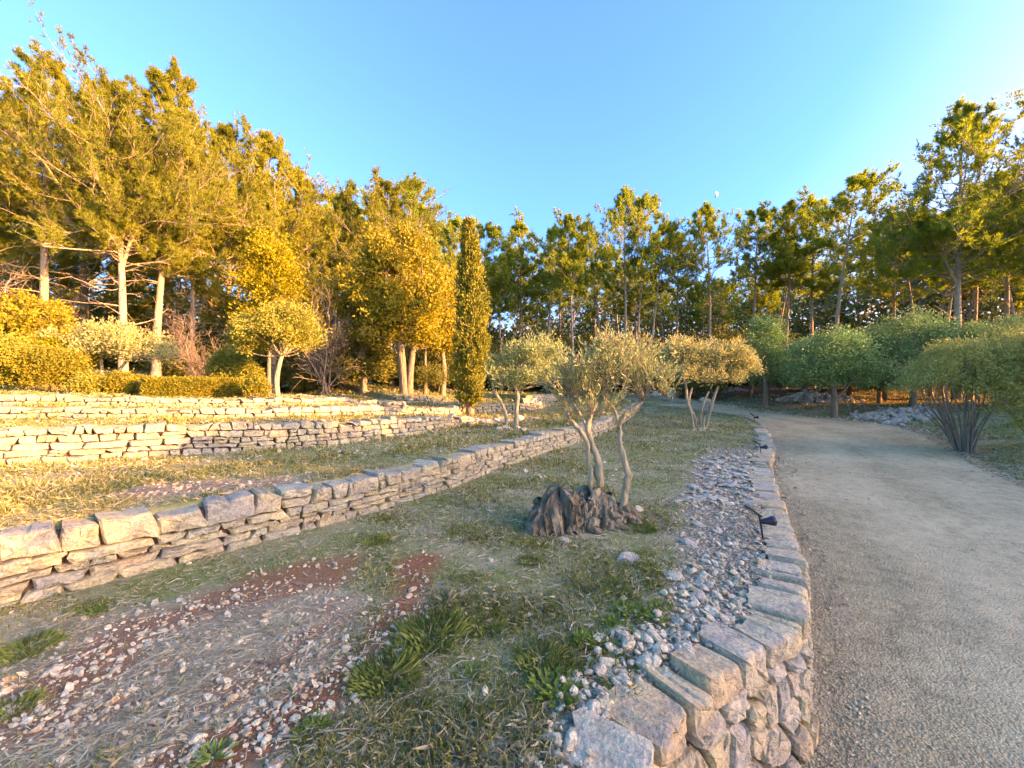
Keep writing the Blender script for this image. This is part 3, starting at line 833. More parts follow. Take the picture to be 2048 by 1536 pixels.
def make_pine(seed, H, r0, cb, spread, nb, lean, leafmat, barkmat, tuft=(8, 0.20, 0.022), subs=9, tw=4, dead=14, flat_top=0.5, fork=None, wind=0.0, clump=0.28):
    """returns (trunk mesh, crown mesh): tapered trunk with limbs, crown of needle tufts on twigs"""
    rg = rngf(seed)
    K = 18
    t = np.linspace(0, 1, K)
    ph = rg.uniform(0, 6, 4)
    T = np.column_stack([lean[0] * H * t ** 1.4 + 0.012 * H * np.sin(t * 5 + ph[0]) * t, lean[1] * H * t ** 1.4 + 0.012 * H * np.sin(t * 6 + ph[1]) * t, -0.3 + (H * 0.97 + 0.3) * t])
    R = r0 * (1 - 0.93 * t ** 0.85); R[0] = r0 * 1.35; R[1] = r0 * 1.02
    wood = MB(); wood.add(*tubes(T[None], R[None], 9))
    axes = [(T, R, 0.0, 1.0)]
    if fork is not None:
        ft, fd, fl = fork
        p, _ = interp_axis(T[None], np.array([[ft]])); p = p[0, 0]
        q = np.linspace(0, 1, 9)[:, None]
        FT = p + np.array(fd) * q * fl + np.array([0, 0, 1.0]) * q ** 1.5 * fl * 0.35
        FR = np.interp(ft, t, R) * 0.8 * (1 - 0.9 * q[:, 0])
        wood.add(*tubes(FT[None], FR[None], 7)); axes.append((FT, FR, 0.15, 0.75))
    tp, td, sc = [], [], []
    for (A, AR, lo, frac) in axes:
        n1 = int(nb * frac) if frac < 1 else nb
        tb = (cb if frac == 1.0 else lo) + (0.985 - (cb if frac == 1.0 else lo)) * (np.arange(n1) + rg.uniform(0, 1, n1)) / n1
        cpos = (tb - tb.min()) / (tb.max() - tb.min())
        prof = (0.50 + 0.50 * np.sin(np.pi * np.clip(cpos * 1.25 + 0.12, 0, 1))) * (1 - cpos ** (2.2 + flat_top * 4)) ** 0.75 + 0.10
        az = np.arange(n1) * 2.399 + rg.normal(size=n1) * 0.4
        L = spread * prof * np.exp(rg.normal(size=n1) * clump) * (1 if frac == 1.0 else 0.7)
        L = L * (1 + wind * np.cos(az))
        el = np.radians(4 + 42 * cpos + rg.normal(size=n1) * 10)
        p0, _ = interp_axis(np.repeat(A[None], n1, 0), tb[:, None]); p0 = p0[:, 0]
        L = np.minimum(L, spread * 1.35)
        L = np.where(p0[:, 2] > H * 0.55, np.minimum(L, np.maximum(H * 1.0 - p0[:, 2], 0.35) / np.maximum(np.sin(el) + 0.22, 0.15)), L)
        B = curve_axis(p0, azel(az, el), L, 9, 0.10 + 0.24 * rg.random(n1), rg, 0.24)
        br = np.interp(tb, np.linspace(0, 1, len(A)), AR) * 0.30 + 0.005
        br = np.minimum(br, 0.010 + 0.010 * L)
        wood.add(*tubes(B, br[:, None] * np.linspace(1, 0.25, 9)[None], 5))
        # side shoots
        m_ = subs
        u = rg.uniform(0.28, 1.0, (n1, m_)) ** 0.8
        sp, st = interp_axis(B, u)
        sd = norm(st + rg.normal(size=st.shape) * 0.55 + np.array([0, 0, 0.18]))
        SL = (L[:, None] * (0.42 - 0.20 * u) * rg.uniform(0.6, 1.25, u.shape)).ravel()
        S = curve_axis(sp.reshape(-1, 3), sd.reshape(-1, 3), SL, 4, 0.22 + 0.0 * SL, rg, 0.12)
        sr = np.clip(0.004 + 0.007 * SL, 0.004, 0.02)
        wood.add(*tubes(S, sr[:, None] * np.linspace(1, 0.4, 4)[None], 3))
        # tufts
        uu = np.concatenate([rg.uniform(0.35, 1.0, (len(S), tw)), np.ones((len(S), 1))], 1)
        a, b = interp_axis(S, uu)
        jit = rg.normal(size=a.shape) * (0.10 * np.clip(SL, 0.3, 1.2))[:, None, None] * 0.9
        tp.append((a + jit).reshape(-1, 3)); td.append(norm(b + np.array([0, 0, 0.45]) + rg.normal(size=b.shape) * 0.35).reshape(-1, 3))
    # dead, bare branches below the crown
    if dead:
        tb = rg.uniform(0.12, cb + 0.12, dead)
        p0, _ = interp_axis(np.repeat(T[None], dead, 0), tb[:, None]); p0 = p0[:, 0]
        az = rg.uniform(0, 6.283, dead); L = spread * rg.uniform(0.25, 0.8, dead)
        B = curve_axis(p0, azel(az, np.radians(rg.normal(size=dead) * 14 + 5)), L, 6, -0.10 * rg.random(dead), rg, 0.2)
        wood.add(*tubes(B, (0.010 + 0.008 * L)[:, None] * np.linspace(1, 0.3, 6)[None], 4))
        u = rg.uniform(0.25, 0.95, (dead, 5)); sp, st = interp_axis(B, u)
        sd = norm(st + rg.normal(size=st.shape) * 0.6)
        SL = (L[:, None] * 0.35 * rg.uniform(0.4, 1.2, u.shape)).ravel()
        S = curve_axis(sp.reshape(-1, 3), sd.reshape(-1, 3), SL, 4, np.zeros(len(SL)), rg, 0.2)
        wood.add(*tubes(S, np.full((len(S), 1), 0.006) * np.linspace(1, 0.5, 4)[None], 3))
    tp = np.concatenate(tp); td = np.concatenate(td)
    crown = MB(); crown.add(*needles(tp, td, tuft[0], tuft[1], tuft[2], 0.55, rg))
    return wood.mesh("pine_trunk", barkmat, True), crown.mesh("pine_crown", leafmat)

def make_lobes(seed, trunks, lobes, n, per, L, W, leafmat, barkmat, clus=0.14, shell=0.55, limb=14, up=0.35, spread=0.9, spray=0.0, limb_r=0.02, noise_amp=0.25, hole=0.0, twigs=0, flatz=None):
    """trunks: list of (points (K,3), r0, r1); lobes: list of (cx,cy,cz,rx,ry,rz).
    leaf clusters fill the outer part of each lobe; limbs run from the trunks out into the lobes"""
    rg = rngf(seed)
    wood = MB()
    tops = []
    for pts, ra, rb in trunks:
        P = resample(catmull(pts, 6), 12)
        r = np.linspace(ra, rb, 12); r[0] = ra * 1.25
        wood.add(*tubes(P[None], r[None], 8)); tops.append(P)
    lob = np.asarray(lobes, float)
    vol = lob[:, 3] * lob[:, 4] * lob[:, 5]; vol = vol ** 0.75; vol /= vol.sum()
    li = rg.choice(len(lob), n, p=vol)
    c = lob[li, :3]; rad = lob[li, 3:]
    d = norm(rg.normal(size=(n, 3)))
    d[:, 2] = np.where(d[:, 2] < -0.35, -d[:, 2] * rg.uniform(0, 1, n), d[:, 2])
    rr = shell + (1 - shell) * rg.random(n) ** 0.6
    nz = vnoise(d[:, 0] * 2.6 + li * 3.3, d[:, 1] * 2.6, d[:, 2] * 2.6, seed) + 0.5 * vnoise(d[:, 0] * 6 + li, d[:, 1] * 6, d[:, 2] * 6, seed + 5)
    rr = rr * (1 + noise_amp * nz)
    pos = c + d * rad * rr[:, None]
    if hole:
        keep = vnoise(pos[:, 0] * 1.6 / hole, pos[:, 1] * 1.6 / hole, pos[:, 2] * 1.6 / hole, seed + 3) > -0.28
        pos, d, li = pos[keep], d[keep], li[keep]
    n = len(pos)
    dirs = norm(d + np.array([0, 0, up]) + rg.normal(size=d.shape) * 0.35)
    if limb:
        # limbs: from near a trunk top out towards a sample of the clusters
        pick = rg.choice(n, min(limb, n), replace=False)
        ends = pos[pick]
        starts = []
        for e in ends:
            best = min((np.linalg.norm(P[i] - e) + 0.5 * max(0, P[i][2] - e[2] + 0.2), k, i) for k, P in enumerate(tops) for i in range(5, 12))
            starts.append(tops[best[1]][best[2]])
        starts = np.array(starts)
        q = np.linspace(0, 1, 7)[None, :, None]
        mid = rg.normal(size=ends.shape) * 0.10 * np.linalg.norm(ends - starts, axis=1, keepdims=True)
        P = starts[:, None] * (1 - q) + ends[:, None] * q + mid[:, None] * np.sin(q * np.pi)
        Ll = np.linalg.norm(ends - starts, axis=1)
        wood.add(*tubes(P, np.clip(limb_r * (0.4 + Ll * 0.5), 0.004, 0.07)[:, None] * np.linspace(1, 0.25, 7)[None], 5))
    if twigs:
        pick = rg.choice(n, min(twigs, n), replace=False)
        e = pos[pick] + dirs[pick] * spray; b = pos[pick] - dirs[pick] * clus * 2.0
        q = np.linspace(0, 1, 3)[None, :, None]
        wood.add(*tubes(b[:, None] * (1 - q) + e[:, None] * q, np.full((len(pick), 3), max(0.003, limb_r * 0.2)), 3))
    lp = np.repeat(pos, per, 0) + rg.normal(size=(n * per, 3)) * clus
    ld = np.repeat(dirs, per, 0)
    if spray:
        lp = lp + ld * (rg.random((len(lp), 1)) * spray)
    ld = norm(ld + rg.normal(size=ld.shape) * spread)
    crown = MB(); crown.add(*leaves(lp, ld, L, W, rg))
    wm = wood.mesh("trunk", barkmat, True) if wood.n else None
    return wm, crown.mesh("crown", leafmat)

def plant_tree(name, label, cat, loc, trunk_me, crown_me, rz=0.0, scale=1.0, group=None):
    r = thing(name, label, cat, loc, rz, group, scale)
    if trunk_me is not None: link("trunk", trunk_me, r)
    link("crown", crown_me, r)
    return r

PD, PW, PB = M['pine_dense'], M['pine_wood'], M['pine_bark']
# --- the sunlit pines on the left
pine_kinds = {
    'tallA': make_pine(11, 13.0, 0.20, 0.46, 2.6, 66, (0.02, 0.0), PD, PB, (10, 0.20, 0.024), 15, 8, 24, 0.3, None, 0.1),
    'tallB': make_pine(12, 13.0, 0.22, 0.40, 3.1, 76, (-0.05, 0.02), PD, PB, (10, 0.20, 0.024), 15, 8, 26, 0.2, (0.40, (0.22, 0.08, 0.62), 4.4), 0.0),
    'tallC': make_pine(13, 13.0, 0.18, 0.36, 2.6, 78, (0.05, 0.0), PD, PB, (10, 0.20, 0.024), 15, 8, 18, 0.1, None, 0.15),
    'tallD': make_pine(14, 12.0, 0.19, 0.20, 2.7, 74, (0.0, 0.0), PD, PB, (9, 0.22, 0.030), 13, 8, 10, 0.2, None, 0.0),
    'woodA': make_pine(21, 12.0, 0.15, 0.60, 1.9, 40, (0.06, 0.0), PW, PB, (7, 0.25, 0.040), 10, 6, 16, 0.8, None, 0.2),
    'woodB': make_pine(22, 12.0, 0.15, 0.54, 1.8, 40, (-0.03, 0.02), PW, PB, (7, 0.25, 0.040), 10, 6, 18, 0.4, (0.55, (0.2, 0.0, 0.62), 3.6), 0.0),
    'woodC': make_pine(23, 12.0, 0.14, 0.62, 1.9, 38, (0.10, 0.0), PW, PB, (7, 0.25, 0.040), 10, 6, 14, 0.9, None, 0.3),
    'woodD': make_pine(24, 12.0, 0.16, 0.48, 2.1, 48, (0.01, 0.0), PW, PB, (7, 0.25, 0.040), 10, 6, 20, 0.5, None, 0.0),
    'bigR': make_pine(25, 13.0, 0.20, 0.42, 2.9, 66, (0.015, 0.0), PW, PB, (8, 0.22, 0.032), 14, 6, 22, 0.3, (0.42, (-0.45, 0.0, 0.5), 3.0), 0.1),
}
pine_first = {}
kind_h = {'tallA': 13, 'tallB': 13, 'tallC': 13, 'tallD': 12, 'woodA': 12, 'woodB': 12, 'woodC': 12, 'woodD': 12, 'bigR': 13}
def pine(kind, X, d, topY, label, group=None, rz=0.0, wide=1.0, z=None):
    x, y, zg = at(X, d)
    Ht = EYE - (topY - 768) * d / F - zg
    s = Ht / kind_h[kind]
    tm, cm = pine_kinds[kind]
    if kind not in pine_first:
        r = plant_tree("pine_tree", label, "pine tree", (x, y, zg), tm, cm, rz, 1.0, group)
        r.scale = (s * wide, s * wide, s); pine_first[kind] = r
        return r
    return clone(pine_first[kind], "pine_tree", label, (x, y, zg), rz, (s * wide, s * wide, s), group, "pine tree")

LG = "tall sunlit pines on the left"
pine('tallA', 85, 15.0, 105, "tall golden pine with bare lower trunk behind the clipped round bush", LG, 0.3, 0.95)
pine('tallB', 246, 14.6, 150, "largest golden pine with a thick pale trunk forking behind the spreading olive", LG, 0.0, 0.84)
pine('tallC', 312, 16.2, 138, "golden pine leaning right beside the largest forked pine", LG, 0.0, 0.95)
pine('tallA', 383, 18.0, 225, "slender pine whose thin trunk stands behind the clipped long hedge", LG, 2.1, 0.8)
pine('tallC', -75, 14.0, 150, "pine at the left edge of the picture, only branch tips showing", LG, 2.6, 0.9)
pine('tallD', 455, 20.0, 245, "full golden pine rising behind the slender thin-trunked pine", LG, 1.0, 0.85)
pine('tallD', 545, 21.0, 268, "pointed golden pine above the bright yellow-green tree", LG, 2.5, 0.95)
pine('tallC', 628, 23.5, 352, "golden pine right of the pointed pine, above the bare twiggy tree", LG, 4.0, 0.9)
pine('tallD', 690, 25.0, 378, "pine crown between the bare twiggy tree and the yellow oak", LG, 0.2, 0.9)
pine('tallB', 782, 25.0, 372, "broad rounded pine directly above the big yellow oak", LG, 1.7, 1.0)
pine('tallD', 20, 20.0, 215, "pine behind the leftmost golden pines near the ochre shrub", LG, 3.3, 1.0)
pine('tallD', 170, 21.0, 205, "pine standing in the gap behind the two leftmost golden pines", LG, 5.0, 1.0)
pine('tallB', 330, 23.0, 230, "pine filling the gap behind the golden pine that leans right", LG, 4.4, 0.9)

# --- the tall-trunked pines of the wood, ones that can be told apart
WG = "front pines of the tall wood"
front = [
    ('woodD', 905, 29, 430, "wood pine whose crown shows behind the top of the cypress", 0.0, 1.1),
    ('woodA', 962, 31, 436, "wood pine just right of the cypress tip", 1.0, 1.0),
    ('woodB', 1040, 32, 440, "dark-crowned wood pine above the left olive tree", 2.0, 1.0),
    ('woodA', 1092, 29, 448, "open-crowned wood pine with thin leaning trunk above the left olive", 0.2, 0.9),
    ('woodB', 1148, 26, 420, "wood pine with a pale bare trunk behind the gap between two olives", 0.4, 0.85),
    ('woodC', 1205, 30, 440, "narrow wood pine with small crown above the stump olive", 3.0, 0.8),
    ('woodD', 1250, 27, 368, "tallest wood pine of the centre, with twin trunks and double crown", 0.7, 0.8),
    ('woodA', 1272, 27.3, 384, "right-hand partner of the tallest centre pine, crown a little lower", 0.1, 0.8),
    ('woodC', 1298, 27, 440, "wood pine with a strongly leaning bare trunk above the stump olive", 0.0, 0.9),
    ('woodD', 1418, 26, 400, "straight wood pine with dark trunk under the moon", 1.4, 0.85),
    ('woodA', 1502, 27, 408, "wood pine leaning right just beyond the moonlit straight pine", 0.3, 0.95),
    ('woodB', 1570, 27, 400, "forked wood pine with tangled branches above the tall green tree", 2.4, 0.95),
    ('woodD', 1625, 27, 392, "dense wood pine above the gap between two green trees", 3.6, 0.95),
    ('woodC', 1662, 22, 345, "pale pine trunk leaning right with a flat windswept crown", -0.1, 1.05),
    ('woodD', 1790, 26, 425, "wood pine between the windswept pine and the big right pine", 5.0, 1.0),
    ('bigR', 1915, 17.6, 212, "biggest right-hand pine with thick grey trunk and one low bent limb", 0.0, 0.92),
    ('woodC', 1882, 19.5, 395, "thick trunk leaning into the biggest right-hand pine", -0.25, 1.0),
    ('woodD', 2010, 22, 335, "pine behind and right of the biggest right-hand pine", 0.9, 1.15),
    ('bigR', 2120, 17, 215, "pine cut off by the right edge of the picture", 2.2, 1.0),
    ('woodA', 1355, 29, 470, "short wood pine behind the right olive tree", 4.2, 0.95),
    ('woodB', 1000, 29, 500, "short wood pine low beside the cypress", 4.9, 0.8),
    ('woodC', 1840, 24, 420, "slim wood pine left of the biggest right-hand pine", 2.9, 1.0),
    ('woodB', 1950, 25, 400, "wood pine deep behind the biggest right-hand trunk", 1.1, 1.1),
]
for k, X, d, ty, lab, rz, wd in front:
    pine(k, X, d, ty, lab, WG, rz, wd)
rg = rngf(5)
kk = ['woodA', 'woodB', 'woodC', 'woodD', 'woodA']
for i in range(84):
    X = -150 + 2300 * (i + rg.random()) / 84
    d = rg.uniform(31, 56)
    top = rg.uniform(490, 570) if X > 860 else rg.uniform(330, 470)
    if X > 1700: top = rg.uniform(430, 520)
    pine(kk[i % 5], X, d, top, "slim pine deep in the wood behind the front trunks", "pines deep in the wood", rg.uniform(0, 6.28), rg.uniform(0.85, 1.25))
# unseen pines added off to the right for the shade they cast
for (x, y, h, k) in ((27, 15.5, 11, 'woodD'), (30, -4, 8.0, 'woodD'), (31, 18, 11, 'tallD')):
    s = h / kind_h[k]
    clone(pine_first[k], "pine_tree", "unseen pine added past the right edge for its shade", (x, y, gz(x, y)), x * 1.7, s, "added shade pines past the right edge", "pine tree")

# --- understorey of the wood, each bush its own thing
bush_me = [make_lobes(60 + i, [(np.array([[0, 0, -0.1], [0.05, 0, 0.5], [0, 0.05, 1.0]]), 0.05, 0.02)],
                      [(0, 0, 1.0, 1.2, 1.1, 1.0), (0.7, 0.2, 0.7, 0.9, 0.8, 0.7), (-0.7, -0.1, 0.8, 0.8, 0.8, 0.8)],
                      900, 7, 0.15, 0.085, M['under'], M['oak_bark'], 0.14, 0.45, 10) for i in range(2)]
bush_first = [None, None]
rg = rngf(8)
for i in range(90):
    X = -120 + 2250 * (i + rg.random()) / 90
    d = rg.uniform(22, 42) if X > 850 else rg.uniform(19.5, 28)
    x, y, zg = at(X, d)
    if -drive_right.near(np.array([x]), np.array([y]))[0][0] < 1.2 and x > 5: 
        d += 6; x, y, zg = at(X, d)
    s = rg.uniform(0.8, 1.5) + (0.6 if d > 27 else 0)
    b = i % 2
    lab = "dark undergrowth bush at the foot of the wood"
    if bush_first[b] is None:
        bush_first[b] = plant_tree("undergrowth_bush", lab, "bush", (x, y, zg), bush_me[b][0], bush_me[b][1], 0, s, "undergrowth bushes in the wood")
    else:
        clone(bush_first[b], "undergrowth_bush", lab, (x, y, zg), rg.uniform(0, 6.28), (s * rg.uniform(0.9, 1.5), s, s * rg.uniform(0.8, 1.2)), "undergrowth bushes in the wood", "bush")

# --- the far side of the wood, one closed mass of foliage and stems
rg = rngf(9)
nF = 22000
an = rg.uniform(math.radians(-62), math.radians(70), nF); rad = rg.uniform(50, 80, nF)
fx, fy = np.sin(an) * rad, np.cos(an) * rad
fz = ground_z(fx, fy) + rg.random(nF) ** 1.2 * (8.5 + 2.5 * vnoise(an * 30, an * 0, 0, 3))
fw = MB()
per = 5
lp = np.repeat(np.column_stack([fx, fy, fz]), per, 0) + rg.normal(size=(nF * per, 3)) * 0.35
fw.add(*leaves(lp, norm(rg.normal(size=lp.shape) + np.array([0, 0, 0.5])), 0.55, 0.35, rg))
tag(fw.build("far_wood", M['under']), "dark mass of far trees closing the view through the trunks", "wood", kind="stuff")

# --- yellow oak and neighbours
def T(*p): return np.array(p, float)
tm, cm = make_lobes(31, [(T((0, 0, -0.2), (-0.08, 0, 1.0), (-0.2, 0, 2.2), (-0.1, 0, 4.0)), 0.24, 0.09), (T((0.18, 0, -0.2), (0.25, 0, 1.1), (0.4, 0.1, 2.4), (0.6, 0.1, 3.8)), 0.17, 0.07)],
                    [(-0.3, 0, 5.4, 1.7, 1.6, 1.7), (-1.2, 0.1, 4.2, 1.4, 1.5, 1.5), (0.6, 0, 3.9, 1.3, 1.4, 1.6), (-0.2, -0.4, 3.3, 1.5, 1.4, 1.3), (0.3, 0, 6.3, 1.1, 1.1, 1.0), (-0.9, 0, 2.6, 1.1, 1.2, 0.9), (0.9, 0, 2.4, 0.7, 0.8, 0.8), (-1.1, 0, 5.6, 1.0, 1.0, 1.0)],
                    3600, 8, 0.15, 0.10, M['oak_leaf'], M['oak_bark'], 0.12, 0.35, 90, 0.2, 1.0, 0, 0.03, 0.42, 0.75)
x, y, zg = at(810, 17.5)
plant_tree("oak_tree", "big yellow-brown oak with a forked trunk left of the cypress", "oak tree", (x, y, zg), tm, cm)
tm, cm = make_lobes(32, [(T((0, 0, -0.2), (0.03, 0, 1.3), (0.0, 0, 2.6), (0.1, 0, 4.2)), 0.20, 0.07)],
                    [(0, 0, 4.6, 1.5, 1.4, 1.6), (-0.8, 0, 3.4, 1.1, 1.1, 1.1), (0.8, 0, 3.2, 1.0, 1.0, 1.1), (0.1, 0, 2.5, 1.2, 1.1, 0.8)],
                    1500, 8, 0.15, 0.10, M['oak_leaf'], M['oak_bark'], 0.12, 0.35, 60, 0.2, 1.0, 0, 0.03, 0.42, 0.75)
x, y, zg = at(726, 18.6)
plant_tree("oak_tree", "single dark-trunked oak left of the forked yellow oak", "oak tree", (x, y, zg), tm, cm)
tm, cm = make_lobes(33, [(T((0, 0, -0.2), (0.1, 0, 1.3), (0.0, 0, 2.6), (0.1, 0, 4.4)), 0.16, 0.06)],
                    [(0, 0, 5.0, 1.0, 1.0, 1.5), (-0.3, 0, 3.6, 1.0, 1.0, 1.2), (0.2, 0, 2.6, 0.9, 0.9, 1.0)],
                    1100, 8, 0.15, 0.10, M['oak_leaf'], M['oak_bark'], 0.13, 0.4, 30, 0.2, 1.0, 0, 0.03, 0.22, 1.0)
x, y, zg = at(884, 20)
plant_tree("oak_tree", "slender ochre oak half hidden behind the cypress", "oak tree", (x, y, zg), tm, cm)
# bright yellow-green slender tree
tm, cm = make_lobes(34, [(T((0, 0, -0.2), (-0.05, 0, 1.6), (0.05, 0, 3.4), (0, 0, 6.0)), 0.09, 0.03), (T((0.25, 0, -0.2), (0.4, 0, 1.6), (0.6, 0, 3.0), (0.7, 0, 4.6)), 0.06, 0.02)],
                    [(0, 0, 6.0, 0.85, 0.85, 1.2), (-0.2, 0, 4.9, 1.05, 1.0, 1.0), (0.4, 0, 4.4, 1.1, 1.0, 0.9), (0.1, 0, 3.6, 1.2, 1.1, 0.8), (0.6, 0, 5.2, 0.7, 0.7, 0.8)],
                    2300, 8, 0.12, 0.075, M['yellow_leaf'], M['oak_bark'], 0.13, 0.25, 60, 0.3, 0.9, 0.1, 0.02, 0.45, 0.75)
x, y, zg = at(540, 16.5)
plant_tree("young_tree", "slender bright yellow-green tree behind the round clipped tree", "tree", (x, y, zg), tm, cm)
# bare twiggy tree
def make_bare(seed, H, n1, n2):
    rg = rngf(seed); wood = MB()
    st = 6
    base = np.column_stack([rg.normal(size=st) * 0.12, rg.normal(size=st) * 0.12, np.full(st, -0.1)])
    A = curve_axis(base, norm(np.column_stack([rg.normal(size=st) * 0.35, rg.normal(size=st) * 0.35, np.ones(st)])), H * rg.uniform(0.7, 0.95, st), 8, np.zeros(st), rg, 0.1)
    wood.add(*tubes(A, np.full((st, 1), 0.045) * np.linspace(1, 0.3, 8)[None], 6))
    u = rg.uniform(0.15, 1, (st, n1)); p, t_ = interp_axis(A, u)
    d = norm(t_ + rg.normal(size=t_.shape) * 0.6)
    B = curve_axis(p.reshape(-1, 3), d.reshape(-1, 3), H * rg.uniform(0.15, 0.4, st * n1), 6, np.full(st * n1, 0.15), rg, 0.2)
    wood.add(*tubes(B, np.full((len(B), 1), 0.016) * np.linspace(1, 0.4, 6)[None], 4))
    u = rg.uniform(0.2, 1, (len(B), n2)); p, t_ = interp_axis(B, u)
    d = norm(t_ + rg.normal(size=t_.shape) * 0.6)
    C_ = curve_axis(p.reshape(-1, 3), d.reshape(-1, 3), H * rg.uniform(0.06, 0.18, len(B) * n2), 4, np.full(len(B) * n2, 0.1), rg, 0.25)
    wood.add(*tubes(C_, np.full((len(C_), 1), 0.008) * np.linspace(1, 0.6, 4)[None], 3))
    return wood.mesh("bare_branches", M['twig_bark'], True)
bare = make_bare(35, 4.2, 12, 12)
x, y, zg = at(650, 17.5)
r = thing("bare_tree", "leafless grey-brown twiggy tree left of the yellow oaks", "tree", (x, y, zg)); link("branches", bare, r)
for X, d, s, lab in ((420, 16.5, 0.75, "leafless twiggy tree behind the clipped long hedge"), (30, 13.0, 0.95, "leafless twiggy tree among ochre shrubs at the left edge"), (130, 16.5, 0.9, "leafless twiggy tree between the two leftmost pine trunks")):
    x, y, zg = at(X, d)
    clone(r, "bare_tree", lab, (x, y, zg), X, s, None, "tree")

# cypress
def make_cypress(seed, H, Rm, n):
    rg = rngf(seed)
    t = rg.random(n) ** 0.9
    prof = Rm * np.clip(np.minimum((t + 0.07) / 0.30, 1), 0, 1) ** 0.5 * (1 - t ** 2.1) ** 0.8
    az = rg.uniform(0, 6.283, n)
    lob = 1 + 0.22 * vnoise(np.cos(az) * 2.2, np.sin(az) * 2.2, t * 9, 4) + 0.34 * vnoise(np.cos(az) * 6, np.sin(az) * 6, t * 22, 6)
    rr = prof * lob * rg.uniform(0.55, 1.0, n)
    pos = np.column_stack([np.cos(az) * rr + 0.06 * np.sin(t * 4), np.sin(az) * rr, 0.25 + t * (H - 0.3)])
    d = norm(np.column_stack([np.cos(az) * 0.45, np.sin(az) * 0.45, np.ones(n)]) + rg.normal(size=(n, 3)) * 0.22)
    per = 9
    lp = np.repeat(pos, per, 0) + rg.normal(size=(n * per, 3)) * 0.045 + np.repeat(d, per, 0) * rg.random((n * per, 1)) * 0.22
    crown = MB(); crown.add(*leaves(lp, norm(np.repeat(d, per, 0) + rg.normal(size=(n * per, 3)) * 0.4), 0.13, 0.06, rg))
    wood = MB()
    z = np.linspace(-0.2, H * 0.93, 10)
    wood.add(*tubes(np.column_stack([0 * z, 0 * z, z])[None], np.linspace(0.17, 0.02, 10)[None], 8))
    k = 16; a2 = rg.uniform(0, 6.28, k)
    p0 = np.column_stack([0.08 * np.cos(a2), 0.08 * np.sin(a2), rg.uniform(0.05, 0.6, k)])
    B = curve_axis(p0, azel(a2, np.radians(rg.uniform(40, 70, k))), rg.uniform(0.4, 0.9, k), 5, np.full(k, 0.3), rg)
    wood.add(*tubes(B, np.full((k, 1), 0.018) * np.linspace(1, 0.4, 5)[None], 4))
    return wood.mesh("trunk", M['oak_bark'], True), crown.mesh("crown", M['cypress'])
x, y, zg = at(940, 15.0)
tm, cm = make_cypress(41, EYE - (448 - 768) * 15 / F - zg, 0.60, 2600)
plant_tree("cypress_tree", "tall narrow dark green cypress standing on the terrace", "cypress", (x, y, zg), tm, cm)

# round clipped evergreen on a stem
tm, cm = make_lobes(42, [(T((0, 0, -0.15), (-0.04, 0, 0.45), (0.02, 0, 0.8), (0.1, 0, 1.1)), 0.075, 0.05)],
                    [(-0.05, 0, 1.55, 0.98, 0.95, 0.75), (0.5, 0.05, 1.65, 0.62, 0.7, 0.72), (-0.62, 0, 1.35, 0.55, 0.6, 0.5), (0.1, 0, 2.0, 0.6, 0.6, 0.45)],
                    2300, 8, 0.075, 0.042, M['holm_leaf'], M['olive_bark'], 0.07, 0.45, 40, 0.35, 0.8, 0.10, 0.022, 0.34, 0.55, 200)
x, y, zg = at(556, 10.6)
plant_tree("holm_oak_tree", "rounded yellow-green evergreen tree on a single stem beside the hedge", "tree", (x, y, zg), tm, cm)

# spreading low olive behind the topiary
tm, cm = make_lobes(43, [(T((0, 0, -0.1), (-0.25, 0, 0.4), (-0.6, 0, 0.75)), 0.06, 0.035), (T((0, 0, -0.1), (-0.05, 0, 0.5), (-0.1, 0, 1.0)), 0.06, 0.035), (T((0.05, 0, -0.1), (0.35, 0, 0.45), (0.55, 0.1, 0.85)), 0.06, 0.035)],
                    [(-0.7, 0, 1.25, 0.75, 0.7, 0.42), (0.1, 0, 1.35, 0.85, 0.8, 0.5), (0.95, 0, 1.15, 0.8, 0.7, 0.45), (-0.1, -0.3, 1.0, 0.7, 0.5, 0.35), (1.3, 0, 0.95, 0.5, 0.5, 0.35)],
                    1500, 9, 0.085, 0.035, M['olive_pale'], M['olive_bark'], 0.07, 0.45, 40, 0.6, 0.7, 0.16, 0.02, 0.25, 0.7)
x, y, zg = at(208, 11.3)
plant_tree("olive_tree", "low wide-spreading olive behind the round clipped bush on the upper left terrace", "olive tree", (x, y, zg), tm, cm)

# clipped bushes and hedges
def make_bush(seed, lobes, n, mat, L=0.05, W=0.035, stem=0.3):
    return make_lobes(seed, [(T((0, 0, -0.05), (0.02, 0, stem * 0.6), (0, 0, stem)), 0.03, 0.02)], lobes, n, 8, L, W, mat, M['oak_bark'], 0.05, 0.6, 8, 0.3, 1.0, 0.04, 0.012, 0.15)
def bush(name, label, X, d, lobes, n, mat, seed, L=0.05, W=0.035, dz=0.0, cat="bush", group=None):
    tm, cm = make_bush(seed, lobes, n, mat, L, W)
    x, y, zg = at(X, d)
    return plant_tree(name, label, cat, (x, y, zg + dz), tm, cm, 0, 1, group)
bush("clipped_bush", "large round clipped golden bush on the upper left terrace", 98, 9.3, [(0, 0, 0.60, 0.66, 0.6, 0.42), (0.05, 0, 0.32, 0.45, 0.4, 0.32)], 2600, M['box_leaf'], 51)
bush("clipped_bush", "green and orange bush cut off by the left edge of the terrace", -12, 8.9, [(0, 0, 0.75, 0.75, 0.6, 0.55), (-0.2, 0, 0.35, 0.6, 0.5, 0.4)], 2200, M['holm_leaf'], 52, 0.06, 0.04)
bush("low_bush", "small low dark-leaved bush right of the round clipped bush", 182, 9.3, [(0, 0, 0.20, 0.36, 0.3, 0.24)], 700, M['holm_leaf'], 53)
